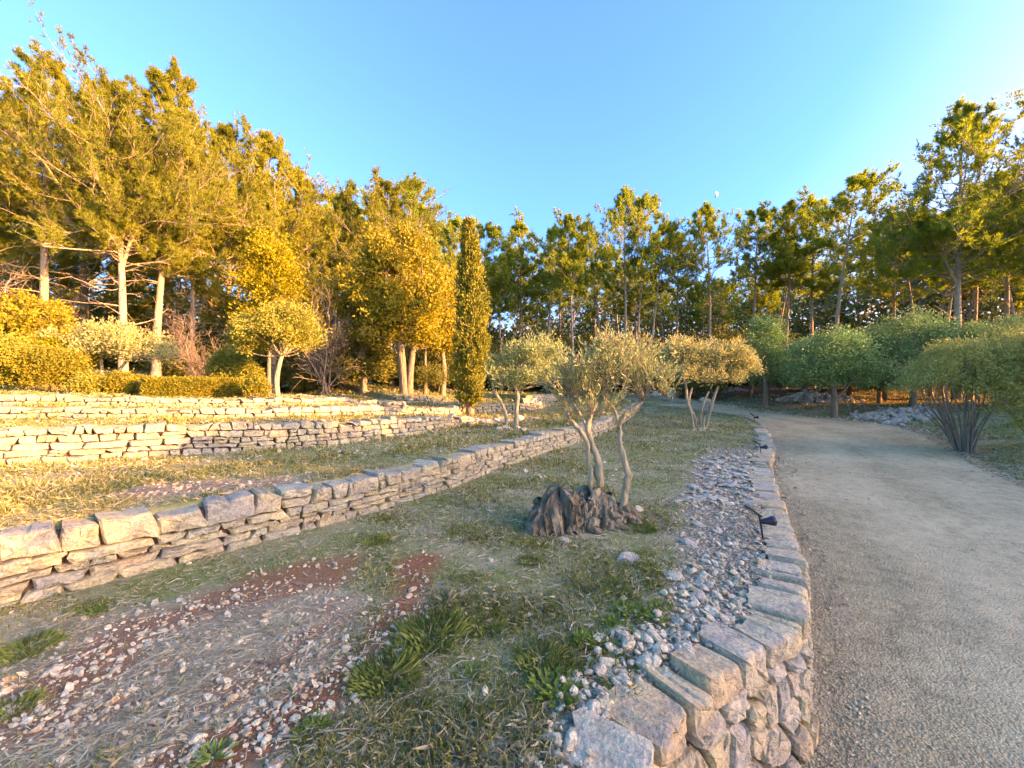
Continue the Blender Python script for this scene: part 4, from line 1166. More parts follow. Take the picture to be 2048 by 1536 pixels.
bush("low_bush", "faded yellow bush between the dark low bush and the long hedge", 240, 9.5, [(0, 0, 0.22, 0.30, 0.28, 0.28)], 700, M['box_leaf'], 54)
bush("low_bush", "small yellow bush at the right end of the clipped long hedge", 512, 9.9, [(0, 0, 0.22, 0.24, 0.24, 0.26)], 500, M['box_leaf'], 55)
bush("autumn_shrub", "tall ochre autumn shrub behind the leftmost clipped bush", 40, 12.0, [(0, 0, 1.6, 1.5, 1.0, 1.1), (-0.9, 0, 1.2, 1.1, 0.9, 1.0), (0.8, 0, 0.9, 0.9, 0.8, 0.8)], 1900, M['oak_leaf'], 56, 0.09, 0.06)
bush("yellow_shrub", "loose yellow shrub right behind the round clipped bush", 100, 10.8, [(0, 0, 0.85, 0.95, 0.7, 0.5), (-0.5, 0, 0.7, 0.8, 0.6, 0.5)], 1500, M['yellow_leaf'], 57, 0.07, 0.045)
bush("green_shrub", "yellow-green shrub behind the right end of the clipped long hedge", 462, 11.6, [(0, 0, 0.7, 0.6, 0.5, 0.65), (0.35, 0, 0.5, 0.5, 0.5, 0.45)], 1100, M['holm_leaf'], 58, 0.07, 0.045)
def make_hedge(seed, Lx, Ly, H, n, mat):
    rg = rngf(seed)
    p = rg.uniform(-1, 1, (n, 3)); ax = rg.choice(3, n, p=[0.1, 0.5, 0.4]); sg = rg.choice([-1, 1], n)
    p[np.arange(n), ax] = np.where(ax == 2, 1, sg)
    s = 1 - 0.10 * np.maximum(np.abs(p[:, [1]]) + np.abs(p[:, [2]]) - 1.3, 0)
    pos = p * np.array([Lx / 2, Ly / 2, H / 2]) * s + np.array([0, 0, H / 2])
    dv = p.copy() * 0.3; dv[np.arange(n), ax] += np.where(ax == 2, 1, sg)
    per = 7
    lp = np.repeat(pos, per, 0) + rg.normal(size=(n * per, 3)) * 0.03
    m_ = MB(); m_.add(*leaves(lp, norm(np.repeat(norm(dv), per, 0) + rg.normal(size=(n * per, 3)) * 0.8), 0.05, 0.034, rg))
    st = MB(); k = 24
    b = np.column_stack([rg.uniform(-Lx / 2, Lx / 2, k), rg.uniform(-Ly / 3, Ly / 3, k), np.full(k, -0.05)])
    st.add(*tubes(curve_axis(b, norm(rg.normal(size=(k, 3)) * 0.3 + np.array([0, 0, 1.0])), np.full(k, H * 0.9), 4, np.zeros(k), rg), np.full((k, 4), 0.008), 4))
    return st.mesh("stems", M['twig_bark'], True), m_.mesh("foliage", mat)
def hedge(label, X0, X1, d0, d1, H, Ly, seed, n, mat=M['box_leaf']):
    a, b = at(X0, d0), at(X1, d1)
    L = math.hypot(b[0] - a[0], b[1] - a[1]); mid = ((a[0] + b[0]) / 2, (a[1] + b[1]) / 2)
    r = thing("clipped_hedge", label, "hedge", (mid[0], mid[1], gz(*mid)), math.atan2(b[1] - a[1], b[0] - a[0]))
    st, fo = make_hedge(seed, L, Ly, H, n, mat)
    link("stems", st, r); link("foliage", fo, r)
hedge("long clipped box hedge with golden tips on the upper left terrace", 288, 482, 9.3, 10.6, 0.44, 0.5, 61, 3600)
hedge("short clipped hedge end set back between faded bush and long hedge", 236, 288, 10.1, 10.1, 0.42, 0.4, 62, 800)

# --- olives on the lawns
def stems(*ps):
    return [(np.array(p, float), a, b) for p, a, b in ps]
d1 = 10.7; x, y, zg = at(1020, d1)
def rel(X, Y, d, dy=0.0):
    """offset of a picture point at depth d from the tree base"""
    return ((X - 1024) / F * d - x, dy, EYE - (Y - 768) / F * d - zg)
tm, cm = make_lobes(71, stems(([(-0.10, 0.05, -0.1), rel(1012, 830, d1), rel(1000, 800, d1), rel(985, 775, d1), rel(992, 750, d1)], 0.050, 0.03), ([(0.17, 0, -0.1), rel(1033, 820, d1), rel(1036, 790, d1), rel(1028, 765, d1), rel(1040, 740, d1)], 0.062, 0.035)),
                    [rel(1000, 755, d1) + (0.33, 0.3, 0.30), rel(1042, 728, d1) + (0.62, 0.55, 0.42), rel(1085, 712, d1, -0.1) + (0.55, 0.5, 0.36), rel(1075, 760, d1, -0.2) + (0.50, 0.45, 0.33), rel(1020, 770, d1) + (0.4, 0.4, 0.25), rel(1090, 740, d1, 0.2) + (0.45, 0.4, 0.35)],
                    1100, 11, 0.095, 0.028, M['olive_leaf'], M['olive_bark'], 0.05, 0.2, 46, 0.8, 0.5, 0.28, 0.016, 0.55, 0.4, 300)
plant_tree("olive_tree", "pale olive tree with two thin trunks standing left of the stump olive", "olive tree", (x, y, zg), tm, cm)

d3 = 13.6; x, y, zg = at(1402, d3)
tm, cm = make_lobes(73, stems(([(-0.25, 0, -0.1), rel(1383, 830, d3), rel(1374, 800, d3), rel(1372, 770, d3), rel(1362, 745, d3)], 0.060, 0.035), ([(-0.15, 0.1, -0.1), rel(1390, 835, d3), rel(1378, 808, d3), rel(1384, 775, d3)], 0.045, 0.03), ([(0, 0, -0.1), rel(1402, 825, d3), rel(1412, 795, d3), rel(1425, 768, d3)], 0.05, 0.03), ([(0.15, 0, -0.1), rel(1418, 830, d3), rel(1428, 795, d3), rel(1440, 765, d3), rel(1455, 745, d3)], 0.06, 0.035), ([(0.05, -0.1, -0.1), rel(1408, 835, d3), rel(1420, 812, d3), rel(1432, 780, d3)], 0.04, 0.025)),
                    [rel(1362, 712, d3) + (0.62, 0.6, 0.48), rel(1400, 722, d3) + (0.6, 0.6, 0.45), rel(1455, 718, d3) + (0.75, 0.7, 0.52), rel(1480, 740, d3) + (0.55, 0.55, 0.42), rel(1345, 745, d3) + (0.4, 0.4, 0.35), rel(1435, 760, d3, -0.3) + (0.6, 0.4, 0.30), rel(1380, 752, d3, -0.2) + (0.45, 0.4, 0.25)],
                    1900, 11, 0.095, 0.036, M['olive_pale'], M['olive_bark'], 0.06, 0.35, 70, 0.55, 0.6, 0.20, 0.018, 0.45, 0.5, 300)
plant_tree("olive_tree", "pale gold olive with a fan of five bent stems near the drive", "olive tree", (x, y, zg), tm, cm)

# stump olive: old stump, two young trunks and a light crown
d2 = 4.75; x, y, zg = at(1160, d2 - 0.15)
d2c = 5.0
root = thing("olive_tree", "old gnarled grey olive stump sprouting two slender young trunks with sparse crown", "olive tree", (x, y, zg))
tA = [rel(1180, 1000, d2), rel(1186, 940, d2c), rel(1174, 885, d2c), rel(1163, 845, d2c), rel(1180, 800, d2c)]
tA2 = [rel(1172, 990, d2c), rel(1168, 930, d2c), rel(1160, 870, d2c), rel(1132, 835, d2c), rel(1118, 800, d2c)]
tB = [rel(1222, 1010, d2c), rel(1236, 940, d2c), rel(1226, 890, d2c), rel(1222, 845, d2c), rel(1236, 820, d2c), rel(1262, 800, d2c)]
tB2 = [rel(1222, 850, d2c), rel(1212, 815, d2c), rel(1190, 790, d2c)]
tA3 = [rel(1166, 855, d2c), rel(1150, 825, d2c), rel(1132, 795, d2c)]
rgt = rngf(72)
for pth, ra, rb in ((tA, 0.056, 0.026), (tA2, 0.034, 0.016), (tB, 0.040, 0.022)):
    P = resample(catmull(pth, 8), 22); P[1:-1] += rgt.normal(size=(20, 3)) * 0.009
    rr_ = np.linspace(ra, rb, 22) * (1 + 0.17 * rgt.normal(size=22)); rr_[0] *= 1.3
    mb = MB(); mb.add(*tubes(P[None], rr_[None], 9))
    for ex in ([tB2] if pth is tB else [tA3] if pth is tA else []):
        Pe = resample(catmull(ex, 6), 8); mb.add(*tubes(Pe[None], np.linspace(0.024, 0.012, 8)[None], 6))
    mb.build("trunk", M['olive_bark'], root, True)
tm, cm = make_lobes(74, [(resample(catmull(p_, 6), 12), 0.016, 0.008) for p_ in (tA[2:], tA2[2:], tB[3:], tB2, tA3)],
                    [rel(1190, 760, d2c, 0.1) + (0.42, 0.45, 0.24), rel(1235, 757, d2c) + (0.32, 0.45, 0.24), rel(1150, 785, d2c) + (0.28, 0.35, 0.20), rel(1268, 775, d2c, -0.1) + (0.20, 0.3, 0.20), rel(1205, 725, d2c, 0.2) + (0.36, 0.35, 0.20), rel(1255, 730, d2c, 0.1) + (0.20, 0.3, 0.18), rel(1165, 820, d2c, -0.15) + (0.26, 0.3, 0.13), rel(1297, 800, d2c, -0.1) + (0.10, 0.12, 0.18), rel(1130, 760, d2c) + (0.16, 0.2, 0.14)],
                    600, 12, 0.062, 0.0145, M['olive_leaf'], M['twig_bark'], 0.02, 0.12, 70, 0.8, 0.42, 0.28, 0.012, 0.6, 0.28, 600)
link("branches", tm, root); link("crown", cm, root)
# the stump
def make_stump(seed):
    mb = MB()
    def lump(c, rx, ry, h, sd, nt_=150, nv=54, tw=0.0, lean=(0, 0)):
        th = np.linspace(0, 2 * np.pi, nt_, endpoint=False)[None, :]; v = np.linspace(0, 1, nv)[:, None]
        tt = th + tw * v
        ridge = 1 - np.abs(vnoise(np.cos(tt) * 2.4, np.sin(tt) * 2.4, v * 0.7 + 0 * th, sd)) * 2.0
        ridge2 = 1 - np.abs(vnoise(np.cos(tt) * 6, np.sin(tt) * 6, v * 1.4 + 0 * th, sd + 3)) * 2
        knot = fbm(np.cos(th) * 4 + 0 * v, np.sin(th) * 4 + 0 * v, v * 4 + 0 * th, sd + 9, 3)
        fine = fbm(np.cos(tt) * 16, np.sin(tt) * 16, v * 3.5 + 0 * th, sd + 12, 3)
        prof = (1 - v ** 7) ** 0.5 * (1 - 0.20 * v) + 0.10 * np.exp(-v * 9)
        r = prof * (0.84 + 0.22 * ridge + 0.14 * ridge2 + 0.16 * knot + 0.12 * fine)
        # deep hollows between the ridges
        holl = smooth(0.25, 0.8, vnoise(np.cos(tt) * 3.1, np.sin(tt) * 3.1, v * 0.9 + 0 * th, sd + 21))
        r = r * (1 - 0.42 * holl * np.sin(np.pi * np.clip(v * 1.05, 0, 1)))
        topn = 0.22 * vnoise(np.cos(th) * 3 + 0 * v, np.sin(th) * 3 + 0 * v, v * 2 + 0 * th, sd + 30) * v
        X_ = c[0] + np.cos(th) * rx * r + lean[0] * v * h; Y_ = c[1] + np.sin(th) * ry * r + lean[1] * v * h; Z_ = c[2] + h * (v + topn) + 0 * th
        i = (np.arange(nv - 1)[:, None] * nt_ + np.arange(nt_)[None, :]).ravel(); j = (np.arange(nv - 1)[:, None] * nt_ + (np.arange(nt_)[None, :] + 1) % nt_).ravel()
        mb.add(np.stack([X_, Y_, Z_], -1), np.stack([i, j, j + nt_, i + nt_], 1))
    lump((-0.27, -0.12, -0.06), 0.26, 0.27, 0.50, seed, tw=0.4, lean=(0.06, 0.08))
    lump((0.13, 0.04, -0.06), 0.30, 0.30, 0.44, seed + 40, tw=-0.5, lean=(0.0, 0.05))
    lump((-0.44, -0.26, -0.05), 0.20, 0.19, 0.27, seed + 80, 90, 34, 0.4, (0.12, 0.12))
    lump((0.38, 0.02, -0.06), 0.30, 0.22, 0.27, seed + 120, 100, 34, -0.3, (-0.12, 0.0))
    lump((0.02, -0.06, -0.05), 0.16, 0.24, 0.36, seed + 160, 90, 34, 0.3, (0.0, 0.1))
    # cracked slabs and sinews of old wood standing out of the body
    rg = rngf(seed)
    for k in range(20):
        which = k % 4
        cx, cy, rx, ry, hh, dx, dy = ((-0.27, -0.12, 0.27, 0.28, 0.50, 0.06, 0.08), (0.13, 0.04, 0.30, 0.30, 0.43, 0.0, 0.05), (-0.27, -0.12, 0.27, 0.28, 0.48, 0.06, 0.08), (0.38, 0.02, 0.30, 0.22, 0.28, -0.12, 0.0))[which]
        a0 = rg.uniform(math.pi * 0.85, 2.2 * math.pi); v = np.linspace(rg.uniform(0.55, 1.04), rg.uniform(-0.1, 0.35), 16)
        aa = a0 + rg.normal() * 0.55 * (1 - v) + 0.16 * np.sin(v * rg.uniform(6, 18) + rg.uniform(0, 6))
        pr = 0.94 * (1 - 0.18 * v) * rg.uniform(0.84, 1.05) + 0.10 * np.exp(-np.clip(v, 0, 1) * 7) * rg.uniform(0.2, 1.3)
        P = np.column_stack([cx + np.cos(aa) * rx * pr + dx * v, cy + np.sin(aa) * ry * pr + dy * v, hh * v - 0.02 + 0.012 * rg.normal(size=16)])
        rr_ = rg.uniform(0.018, 0.055) * (1 + 0.45 * np.sin(v * rg.uniform(7, 22) + k)) * np.linspace(0.8, 1.1, 16)
        V_, F_ = tubes(P[None], rr_[None], 9)
        V_ = V_ + (fbm(V_[:, 0] * 22, V_[:, 1] * 22, V_[:, 2] * 11, 5, 2) * 0.024)[:, None] * np.array([1, 1, 0.4])
        mb.add(V_, F_)
    for k, (a, L_) in enumerate(((3.4, 0.25), (4.4, 0.3), (5.0, 0.3), (5.7, 0.4), (6.2, 0.5))):
        qq = np.linspace(0, 1, 9)
        P = np.column_stack([np.cos(a) * (0.25 + qq * L_) + 0.04 * np.sin(qq * 7 + k), np.sin(a) * (0.22 + qq * L_ * 0.7), 0.12 * (1 - qq) ** 1.5 - 0.03 * qq])
        mb.add(*tubes(P[None], (0.06 * (1 - qq) + 0.015)[None], 8))
    return mb
so = make_stump(7).build("stump", M['stump'], root, False); so.scale = (1.04, 1.0, 0.88)

# --- shaded green trees and shrubs to the right of the drive
def rtree(X, d, topY, lobes, trunks, label, seed, n, mat=M['juniper'], L=0.10, W=0.05, name="evergreen_tree", cat="evergreen tree", **kw):
    x_, y_, zg_ = at(X, d)
    ztop = max(l_[2] + l_[5] for l_ in lobes)
    s = (EYE - (topY - 768) * d / F - zg_) / ztop
    a = dict(clus=0.09, shell=0.4, limb=40, up=0.25, spread=0.8, spray=0.18, limb_r=0.025, noise_amp=0.45, hole=0.6)
    a.update(kw)
    tm, cm = make_lobes(seed, trunks, lobes, n, 8, L / s, W / s, mat, M['oak_bark'], **a)
    return plant_tree(name, label, cat, (x_, y_, zg_), tm, cm, 0, s)
trk = [(T((0, 0, -0.2), (0.03, 0, 0.8), (0, 0, 1.6), (0.05, 0, 2.6)), 0.12, 0.05)]
rtree(1530, 18.5, 628, [(0, 0, 2.9, 0.8, 0.8, 1.1), (-0.3, 0, 2.2, 0.95, 0.9, 0.9), (0.5, 0, 1.9, 0.9, 0.9, 0.8), (-0.1, 0, 3.5, 0.5, 0.5, 0.7), (0.1, 0.2, 1.4, 0.8, 0.8, 0.6)], trk, "tallest dark green tree beyond the bend of the drive", 81, 1900)
rtree(1668, 15.4, 662, [(0, 0, 2.2, 1.35, 1.2, 0.95), (-0.8, 0, 1.8, 0.85, 0.9, 0.75), (0.95, 0, 1.75, 0.9, 0.9, 0.75), (0.1, 0, 2.8, 0.7, 0.7, 0.5), (0.5, 0.3, 1.35, 1.0, 0.8, 0.5), (-0.5, 0.3, 1.4, 0.9, 0.8, 0.5)], [(T((0, 0, -0.2), (0.02, 0, 0.6), (0, 0, 1.1), (-0.1, 0, 2.2)), 0.12, 0.05), (T((0.02, 0, 0.75), (0.35, 0, 1.0), (0.7, 0, 1.5)), 0.06, 0.03)], "dark green round-crowned tree with visible trunk on the grass past the drive", 82, 2400)
rtree(1825, 15.8, 630, [(0, 0, 2.4, 1.6, 1.2, 0.95), (-1.1, 0, 1.8, 1.0, 0.9, 0.8), (1.1, 0, 2.0, 0.9, 0.9, 0.8), (0.3, 0, 1.3, 1.2, 0.9, 0.7), (-0.9, 0.2, 1.0, 0.9, 0.8, 0.6), (0.9, 0, 0.9, 0.9, 0.8, 0.6)], trk, "broad dark green tree behind the multi-stemmed shrub", 83, 2700)
rtree(1758, 17.2, 700, [(0, 0, 1.8, 0.9, 0.9, 1.0), (0.2, 0, 0.9, 0.9, 0.9, 0.8)], trk, "low dark green tree filling the gap behind round-crowned tree", 84, 1400)
rtree(1560, 21.5, 735, [(0, 0, 0.9, 0.8, 0.7, 0.8)], [(T((0, 0, -0.1), (0, 0, 0.3), (0, 0, 0.6)), 0.05, 0.02)], "dark green rounded bush under the tallest green tree", 85, 700, name="evergreen_bush", cat="bush")
rtree(2010, 14.5, 640, [(0, 0, 2.3, 1.3, 1.0, 0.9), (0.8, 0, 1.7, 1.2, 1.0, 0.9), (-0.8, 0, 1.6, 0.8, 0.8, 0.7), (0.1, 0, 1.0, 1.2, 0.9, 0.7)], trk, "tree with sunlit pale tips behind the far right olive", 86, 1900, mat=M['shrub_leaf'])
rtree(1290, 27, 705, [(0, 0, 1.5, 1.0, 1.0, 1.0), (0.6, 0, 1.1, 0.9, 0.8, 0.8)], trk, "grey-green bush behind the stump olive at the wood edge", 87, 900, name="evergreen_bush", cat="bush", mat=M['juniper'], L=0.14, W=0.07)
rtree(1000, 24, 690, [(0, 0, 1.4, 1.2, 1.0, 0.9), (0.9, 0, 1.0, 0.8, 0.8, 0.7)], trk, "dark green bush right of the cypress at the wood edge", 88, 1000, name="evergreen_bush", cat="bush", mat=M['under'], L=0.13, W=0.06)
rtree(850, 19.5, 735, [(0, 0, 0.8, 0.9, 0.7, 0.6)], trk, "dark green low bush between the yellow oak and the cypress", 89, 700, name="evergreen_bush", cat="bush", mat=M['under'], L=0.10, W=0.05)
gt = [o for o in COL.objects if o.get("label", "").startswith("dark green round-crowned tree")][0]
for X, d, s, lab in ((1500, 23.5, 1.0, "dark tree deep behind the tallest green tree"), (1605, 20.5, 0.95, "dark tree seen between tallest and round-crowned green trees"), (1700, 20.5, 1.05, "dark tree behind and right of the round-crowned tree"), (1770, 19.0, 1.0, "dark tree behind the low gap-filling green tree"), (1860, 19.5, 1.1, "dark tree behind the broad green tree"), (1940, 17.5, 1.05, "dark tree between biggest right-hand pine and far right olive"), (2030, 17.5, 1.1, "dark tree behind the pale-tipped tree at the right edge"), (1740, 23.5, 1.1, "far dark tree under the windswept leaning pine")):
    x, y, zg = at(X, d)
    clone(gt, "evergreen_tree", lab, (x, y, zg - 0.25), X * 0.7, (s * 1.15, s * 1.15, s), "dark trees behind the drive", "evergreen tree")
# multi-stemmed shrub beside the drive
xs, ys, zs = at(1925, 9.7)
rg = rngf(90)
st = []
for k in range(34):
    a = rg.uniform(0, 6.283); e = rg.uniform(0.25, 1.0)
    bx, by = 0.16 * math.cos(a) * rg.random(), 0.16 * math.sin(a) * rg.random()
    tx, ty = 0.95 * e * math.cos(a) - 0.12, 0.75 * e * math.sin(a)
    Ht = rg.uniform(1.3, 1.9)
    st.append((T((bx, by, -0.05), (bx + tx * 0.35, by + ty * 0.35, Ht * 0.4), (bx + tx * 0.75, by + ty * 0.75, Ht * 0.72), (tx, ty, Ht)), rg.uniform(0.016, 0.032), 0.008))
tm, cm = make_lobes(91, st, [(-0.1, 0, 2.0, 0.95, 0.8, 0.58), (-0.75, 0, 1.55, 0.55, 0.6, 0.45), (0.55, 0, 1.75, 0.7, 0.6, 0.5), (0.0, -0.3, 1.45, 0.8, 0.5, 0.35), (-0.1, 0, 2.35, 0.7, 0.6, 0.3)],
                    2300, 9, 0.075, 0.022, M['shrub_leaf'], M['twig_bark'], 0.06, 0.4, 90, 0.6, 0.6, 0.14, 0.012, 0.28, 0.6, 500)
plant_tree("multi_stem_shrub", "shrub with a fan of many bare grey stems beside the drive, top sunlit", "shrub", (xs, ys, zs), tm, cm)
# far right olive, low branches to the ground
xs, ys, zs = at(2065, 9.3)
tm, cm = make_lobes(92, [(T((0, 0, -0.1), (-0.05, 0, 0.5), (0.1, 0, 1.0), (0, 0, 1.6)), 0.08, 0.05), (T((0, 0, 0.3), (-0.4, 0, 0.7), (-0.7, 0, 1.2)), 0.05, 0.03)],
                    [(-0.2, 0, 1.9, 0.95, 0.9, 0.75), (-0.75, 0, 1.45, 0.6, 0.7, 0.6), (0.6, 0, 1.7, 0.9, 0.9, 0.8), (-0.55, -0.2, 0.9, 0.6, 0.6, 0.5), (0.2, 0, 1.0, 0.8, 0.7, 0.5), (-0.2, 0, 2.4, 0.6, 0.6, 0.4), (-0.35, -0.3, 0.5, 0.5, 0.4, 0.3)],
                    2500, 10, 0.08, 0.024, M['shrub_leaf'], M['olive_bark'], 0.06, 0.4, 70, 0.5, 0.6, 0.14, 0.018, 0.28, 0.6, 300)
plant_tree("olive_tree", "grey-green olive cut off by the right edge of the picture", "olive tree", (xs, ys, zs), tm, cm)

# --- unseen evergreens added past the right edge to shade lawn and drive
shade_tree_me = [make_lobes(95 + i, [(T((0, 0, -0.2), (0.05, 0, 0.7), (0, 0.1, 1.6)), 0.12, 0.06)],
                      [(0, 0, 1.9, 1.2, 1.25, 1.1), (0.3, 0.8, 1.4, 0.9, 0.8, 0.8), (-0.2, -0.8, 1.5, 0.9, 0.9, 0.9), (0, 0.1, 0.9, 1.1, 1.2, 0.7)],
                      2200, 8, 0.14, 0.08, M['juniper'], M['oak_bark'], 0.12, 0.25, 20, 0.2, 0.9, 0.1, 0.03, 0.28) for i in range(2)]
shade_tree_first = None
SHADE_TREES = [(20.5, -17, 5.2), (20.2, -14.2, 5.0), (20.6, -11.4, 5.3), (20.2, -8.6, 4.9), (20.5, -5.9, 5.1), (20.1, -3.2, 5.4), (20.4, 0.1, 5.0), (20.2, 2.6, 5.0),
        (20.6, 5.2, 4.2), (21.5, 7.6, 3.8), (22.5, 9.8, 4.3), (24.0, 12.2, 4.4), (27.0, 10.4, 4.8)]
for i, (bx, by, bh) in enumerate(SHADE_TREES):
    s = bh / 3.0
    loc = (bx, by, gz(bx, by))
    if shade_tree_first is None:
        shade_tree_first = plant_tree("evergreen_tree", "unseen green tree added past the right edge to shade lawn and drive", "evergreen tree", loc, shade_tree_me[0][0], shade_tree_me[0][1], 0, s, "added shade trees past the right edge")
    else:
        c_ = clone(shade_tree_first, "evergreen_tree", "unseen green tree added past the right edge to shade lawn and drive", loc, i * 1.3, s, "added shade trees past the right edge", "evergreen tree")

# ------------------------------------------------------------------ ground cover
def rock_variant(seed, sub=2, flat=0.6, rough=0.28):
    import bmesh
    bm = bmesh.new(); bmesh.ops.create_icosphere(bm, subdivisions=sub, radius=1.0)
    v = np.array([x.co[:] for x in bm.verts]); f = np.array([[a.index for a in q.verts] for q in bm.faces]); bm.free()
    rg = rngf(seed)
    # cut with random planes so that it has facets
    for _ in range(9):
        d = norm(rg.normal(size=3)); h = rg.uniform(0.55, 0.85)
        ex = np.maximum(v @ d - h, 0); v = v - ex[:, None] * d
    v = v * (1 + rough * 0.3 * vnoise(v[:, 0] * 2, v[:, 1] * 2, v[:, 2] * 2, seed))[:, None]
    v = v * np.array([1.0, rg.uniform(0.6, 0.85), flat * rg.uniform(0.8, 1.2)])
    return v, f

ROCK2 = [rock_variant(200 + i, 2, 0.5) for i in range(7)]
SLAB2 = [rock_variant(220 + i, 2, 0.22) for i in range(6)]
ROCK1 = [rock_variant(240 + i, 1, 0.55) for i in range(8)]
ROCK_ME, SLAB_ME = [], []
for lst, src in ((ROCK_ME, ROCK2), (SLAB_ME, SLAB2)):
    for v, f in src:
        mb = MB(); mb.add(v, f); lst.append(mb)
ROCK_PB = [mb.mesh("rock", M['pebble']) for mb in ROCK_ME]
SLAB_PB = [mb.mesh("slab", M['slab_grey']) for mb in SLAB_ME]

def scatter_mesh(name, pts, sizes, variants, mat, rg, label, cat, tilt=0.25, sink=0.25, lift=None):
    mb = MB()
    n_ = len(pts); vi = rg.integers(0, len(variants), n_)
    rz_ = rg.uniform(0, 6.283, n_); tx, ty = rg.normal(size=n_) * tilt, rg.normal(size=n_) * tilt
    for k, (v, f) in enumerate(variants):
        s = np.where(vi == k)[0]
        if not len(s): continue
        c, si = np.cos(rz_[s])[:, None], np.sin(rz_[s])[:, None]
        V = v[None] * sizes[s][:, None, None]
        X_ = V[..., 0] * c - V[..., 1] * si; Y_ = V[..., 0] * si + V[..., 1] * c
        Z_ = V[..., 2] + X_ * tx[s][:, None] + Y_ * ty[s][:, None]
        hgt = np.abs(v[:, 2]).max() * sizes[s]
        P = pts[s]
        W_ = np.stack([X_ + P[:, None, 0], Y_ + P[:, None, 1], Z_ + (P[:, 2] + hgt * (1 - 2 * sink))[:, None]], -1)
        mb.add(W_, (f[None] + (np.arange(len(s)) * len(v))[:, None, None]).reshape(-1, 3))
    return tag(mb.build(name, mat), label, cat, kind="stuff")

def loglog(n, rg, y0, y1, wide=1.5):
    y = np.exp(rg.uniform(math.log(y0), math.log(y1), n))
    x = rg.uniform(-wide, wide, n) * y
    return x, y

def sides(x, y):
    sd = drive_c.near(x, y)[0]; sr = drive_right.near(x, y)[0]
    onroad = (sd < 0.0) & (sr > 0.0)
    inwall = (sd > -0.02) & (sd < 0.30) & (y < 16)
    for c in wall_curves.values():
        a, ix = c.near(x, y)
        inwall |= (a > -0.02) & (a < 0.33) & (c.h[ix] > 0.06)
    return onroad, inwall, sd, sr

STX, STY = 1160 / 1, 0
stump_xy = at(1160, d2 - 0.15)[:2]

# --- grass
def blades(x, y, h, w, rg, lean=0.5, flat=0.0):
    z = ground_z(x, y)
    n_ = len(x)
    az = rg.uniform(0, 6.283, n_); ln = np.abs(rg.normal(size=n_)) * lean + flat
    d = norm(np.column_stack([np.cos(az) * ln, np.sin(az) * ln, np.ones(n_)]))
    side = np.column_stack([-np.sin(az + rg.normal(size=n_) * 0.8), np.cos(az), np.zeros(n_)]) * w[:, None] / 2
    b = np.column_stack([x, y, z - 0.006])
    mid = b + d * h[:, None] * 0.55
    tip = b + d * h[:, None] + np.column_stack([np.cos(az), np.sin(az), -0.5 * np.ones(n_)]) * (h * 0.25 * (ln + 0.3))[:, None]
    v = np.stack([b - side, b + side, mid + side * 0.8, tip, mid - side * 0.8], 1).reshape(-1, 3)
    i = np.arange(n_) * 5
    return v, np.stack([i, i + 1, i + 2, i + 3, i + 4], 1)

rg = rngf(301)
x, y = loglog(540000, rg, 1.15, 24, 1.95)
onroad, inwall, sd, sr = sides(x, y)
soil, straw, grit, n1, n3 = masks(x, y)
g2 = fbm(x * 1.7, y * 1.7, 0, 61, 3)
keep = ~onroad & ~inwall & (rg.random(len(x)) < np.clip(0.75 - 0.97 * soil - 0.80 * straw - 0.80 * grit + 0.35 * g2, 0.015, 1))
keep &= ~((sr < 0) & (rg.random(len(x)) < 0.3))
keep &= np.hypot(x - stump_xy[0], (y - stump_xy[1])) > 0.5
x, y, g2 = x[keep], y[keep], g2[keep]
up = (wall_curves['a'].near(x, y)[0] > 0.2)
h = rg.uniform(0.014, 0.048, len(x)) * (1 + 1.3 * np.clip(g2, -0.3, 0.8)) * np.where(up, 1.5, 1.0)
w = 0.0046 * np.maximum(1, y / 2.6) * rg.uniform(0.7, 1.3, len(x))
h = h * np.maximum(1, 0.85 + y / 14)
isdry = rg.random(len(x)) < np.clip(0.34 - 0.5 * fbm(x * 0.9, y * 0.9, 0, 71, 3) - 0.15 * up + 0.08, 0.08, 0.85)
mb = MB(); mb.add(*blades(x[~isdry], y[~isdry], h[~isdry], w[~isdry], rg, 0.7))
tag(mb.build("grass", M['grass']), "short patchy grass on the terraces", "grass", kind="stuff")
mb = MB(); mb.add(*blades(x[isdry], y[isdry], h[isdry] * 1.2, w[isdry] * 0.9, rg, 1.6, 0.6))
# --- straw lying over the bare ground
x, y = loglog(150000, rg, 1.15, 9, 1.9)
onroad, inwall, sd, sr = sides(x, y)
soil, straw, grit, n1, n3 = masks(x, y)
keep = ~onroad & ~inwall & (rg.random(len(x)) < np.clip(0.14 + 0.55 * straw - 0.75 * soil - 0.3 * grit, 0.03, 1)) & (sd > 0)
x, y = x[keep], y[keep]
n_ = len(x); z = ground_z(x, y) + rg.uniform(0.002, 0.022, n_)
az = rg.normal(size=n_) * 0.8 + 0.5; Ls = rg.uniform(0.03, 0.13, n_); el = rg.normal(size=n_) * 0.12
d = azel(az, el); sdv = np.column_stack([-np.sin(az), np.cos(az), rg.normal(size=n_) * 0.3]) * (0.0024 * np.maximum(1, y / 2.0))[:, None]
b = np.column_stack([x, y, z]); cv = np.column_stack([-np.sin(az), np.cos(az), np.abs(rg.normal(size=n_)) * 0.3]) * (Ls * rg.normal(size=n_) * 0.15)[:, None]
v = np.stack([b - sdv, b + sdv, b + d * Ls[:, None] * 0.5 + cv + sdv, b + d * Ls[:, None], b + d * Ls[:, None] * 0.5 + cv - sdv], 1).reshape(-1, 3)
i = np.arange(n_) * 5
mb.add(v, np.stack([i, i + 1, i + 2, i + 3, i + 4], 1))
tag(mb.build("dry_grass", M['dry']), "dry straw-coloured grass lying over the bare ground", "grass", kind="stuff")

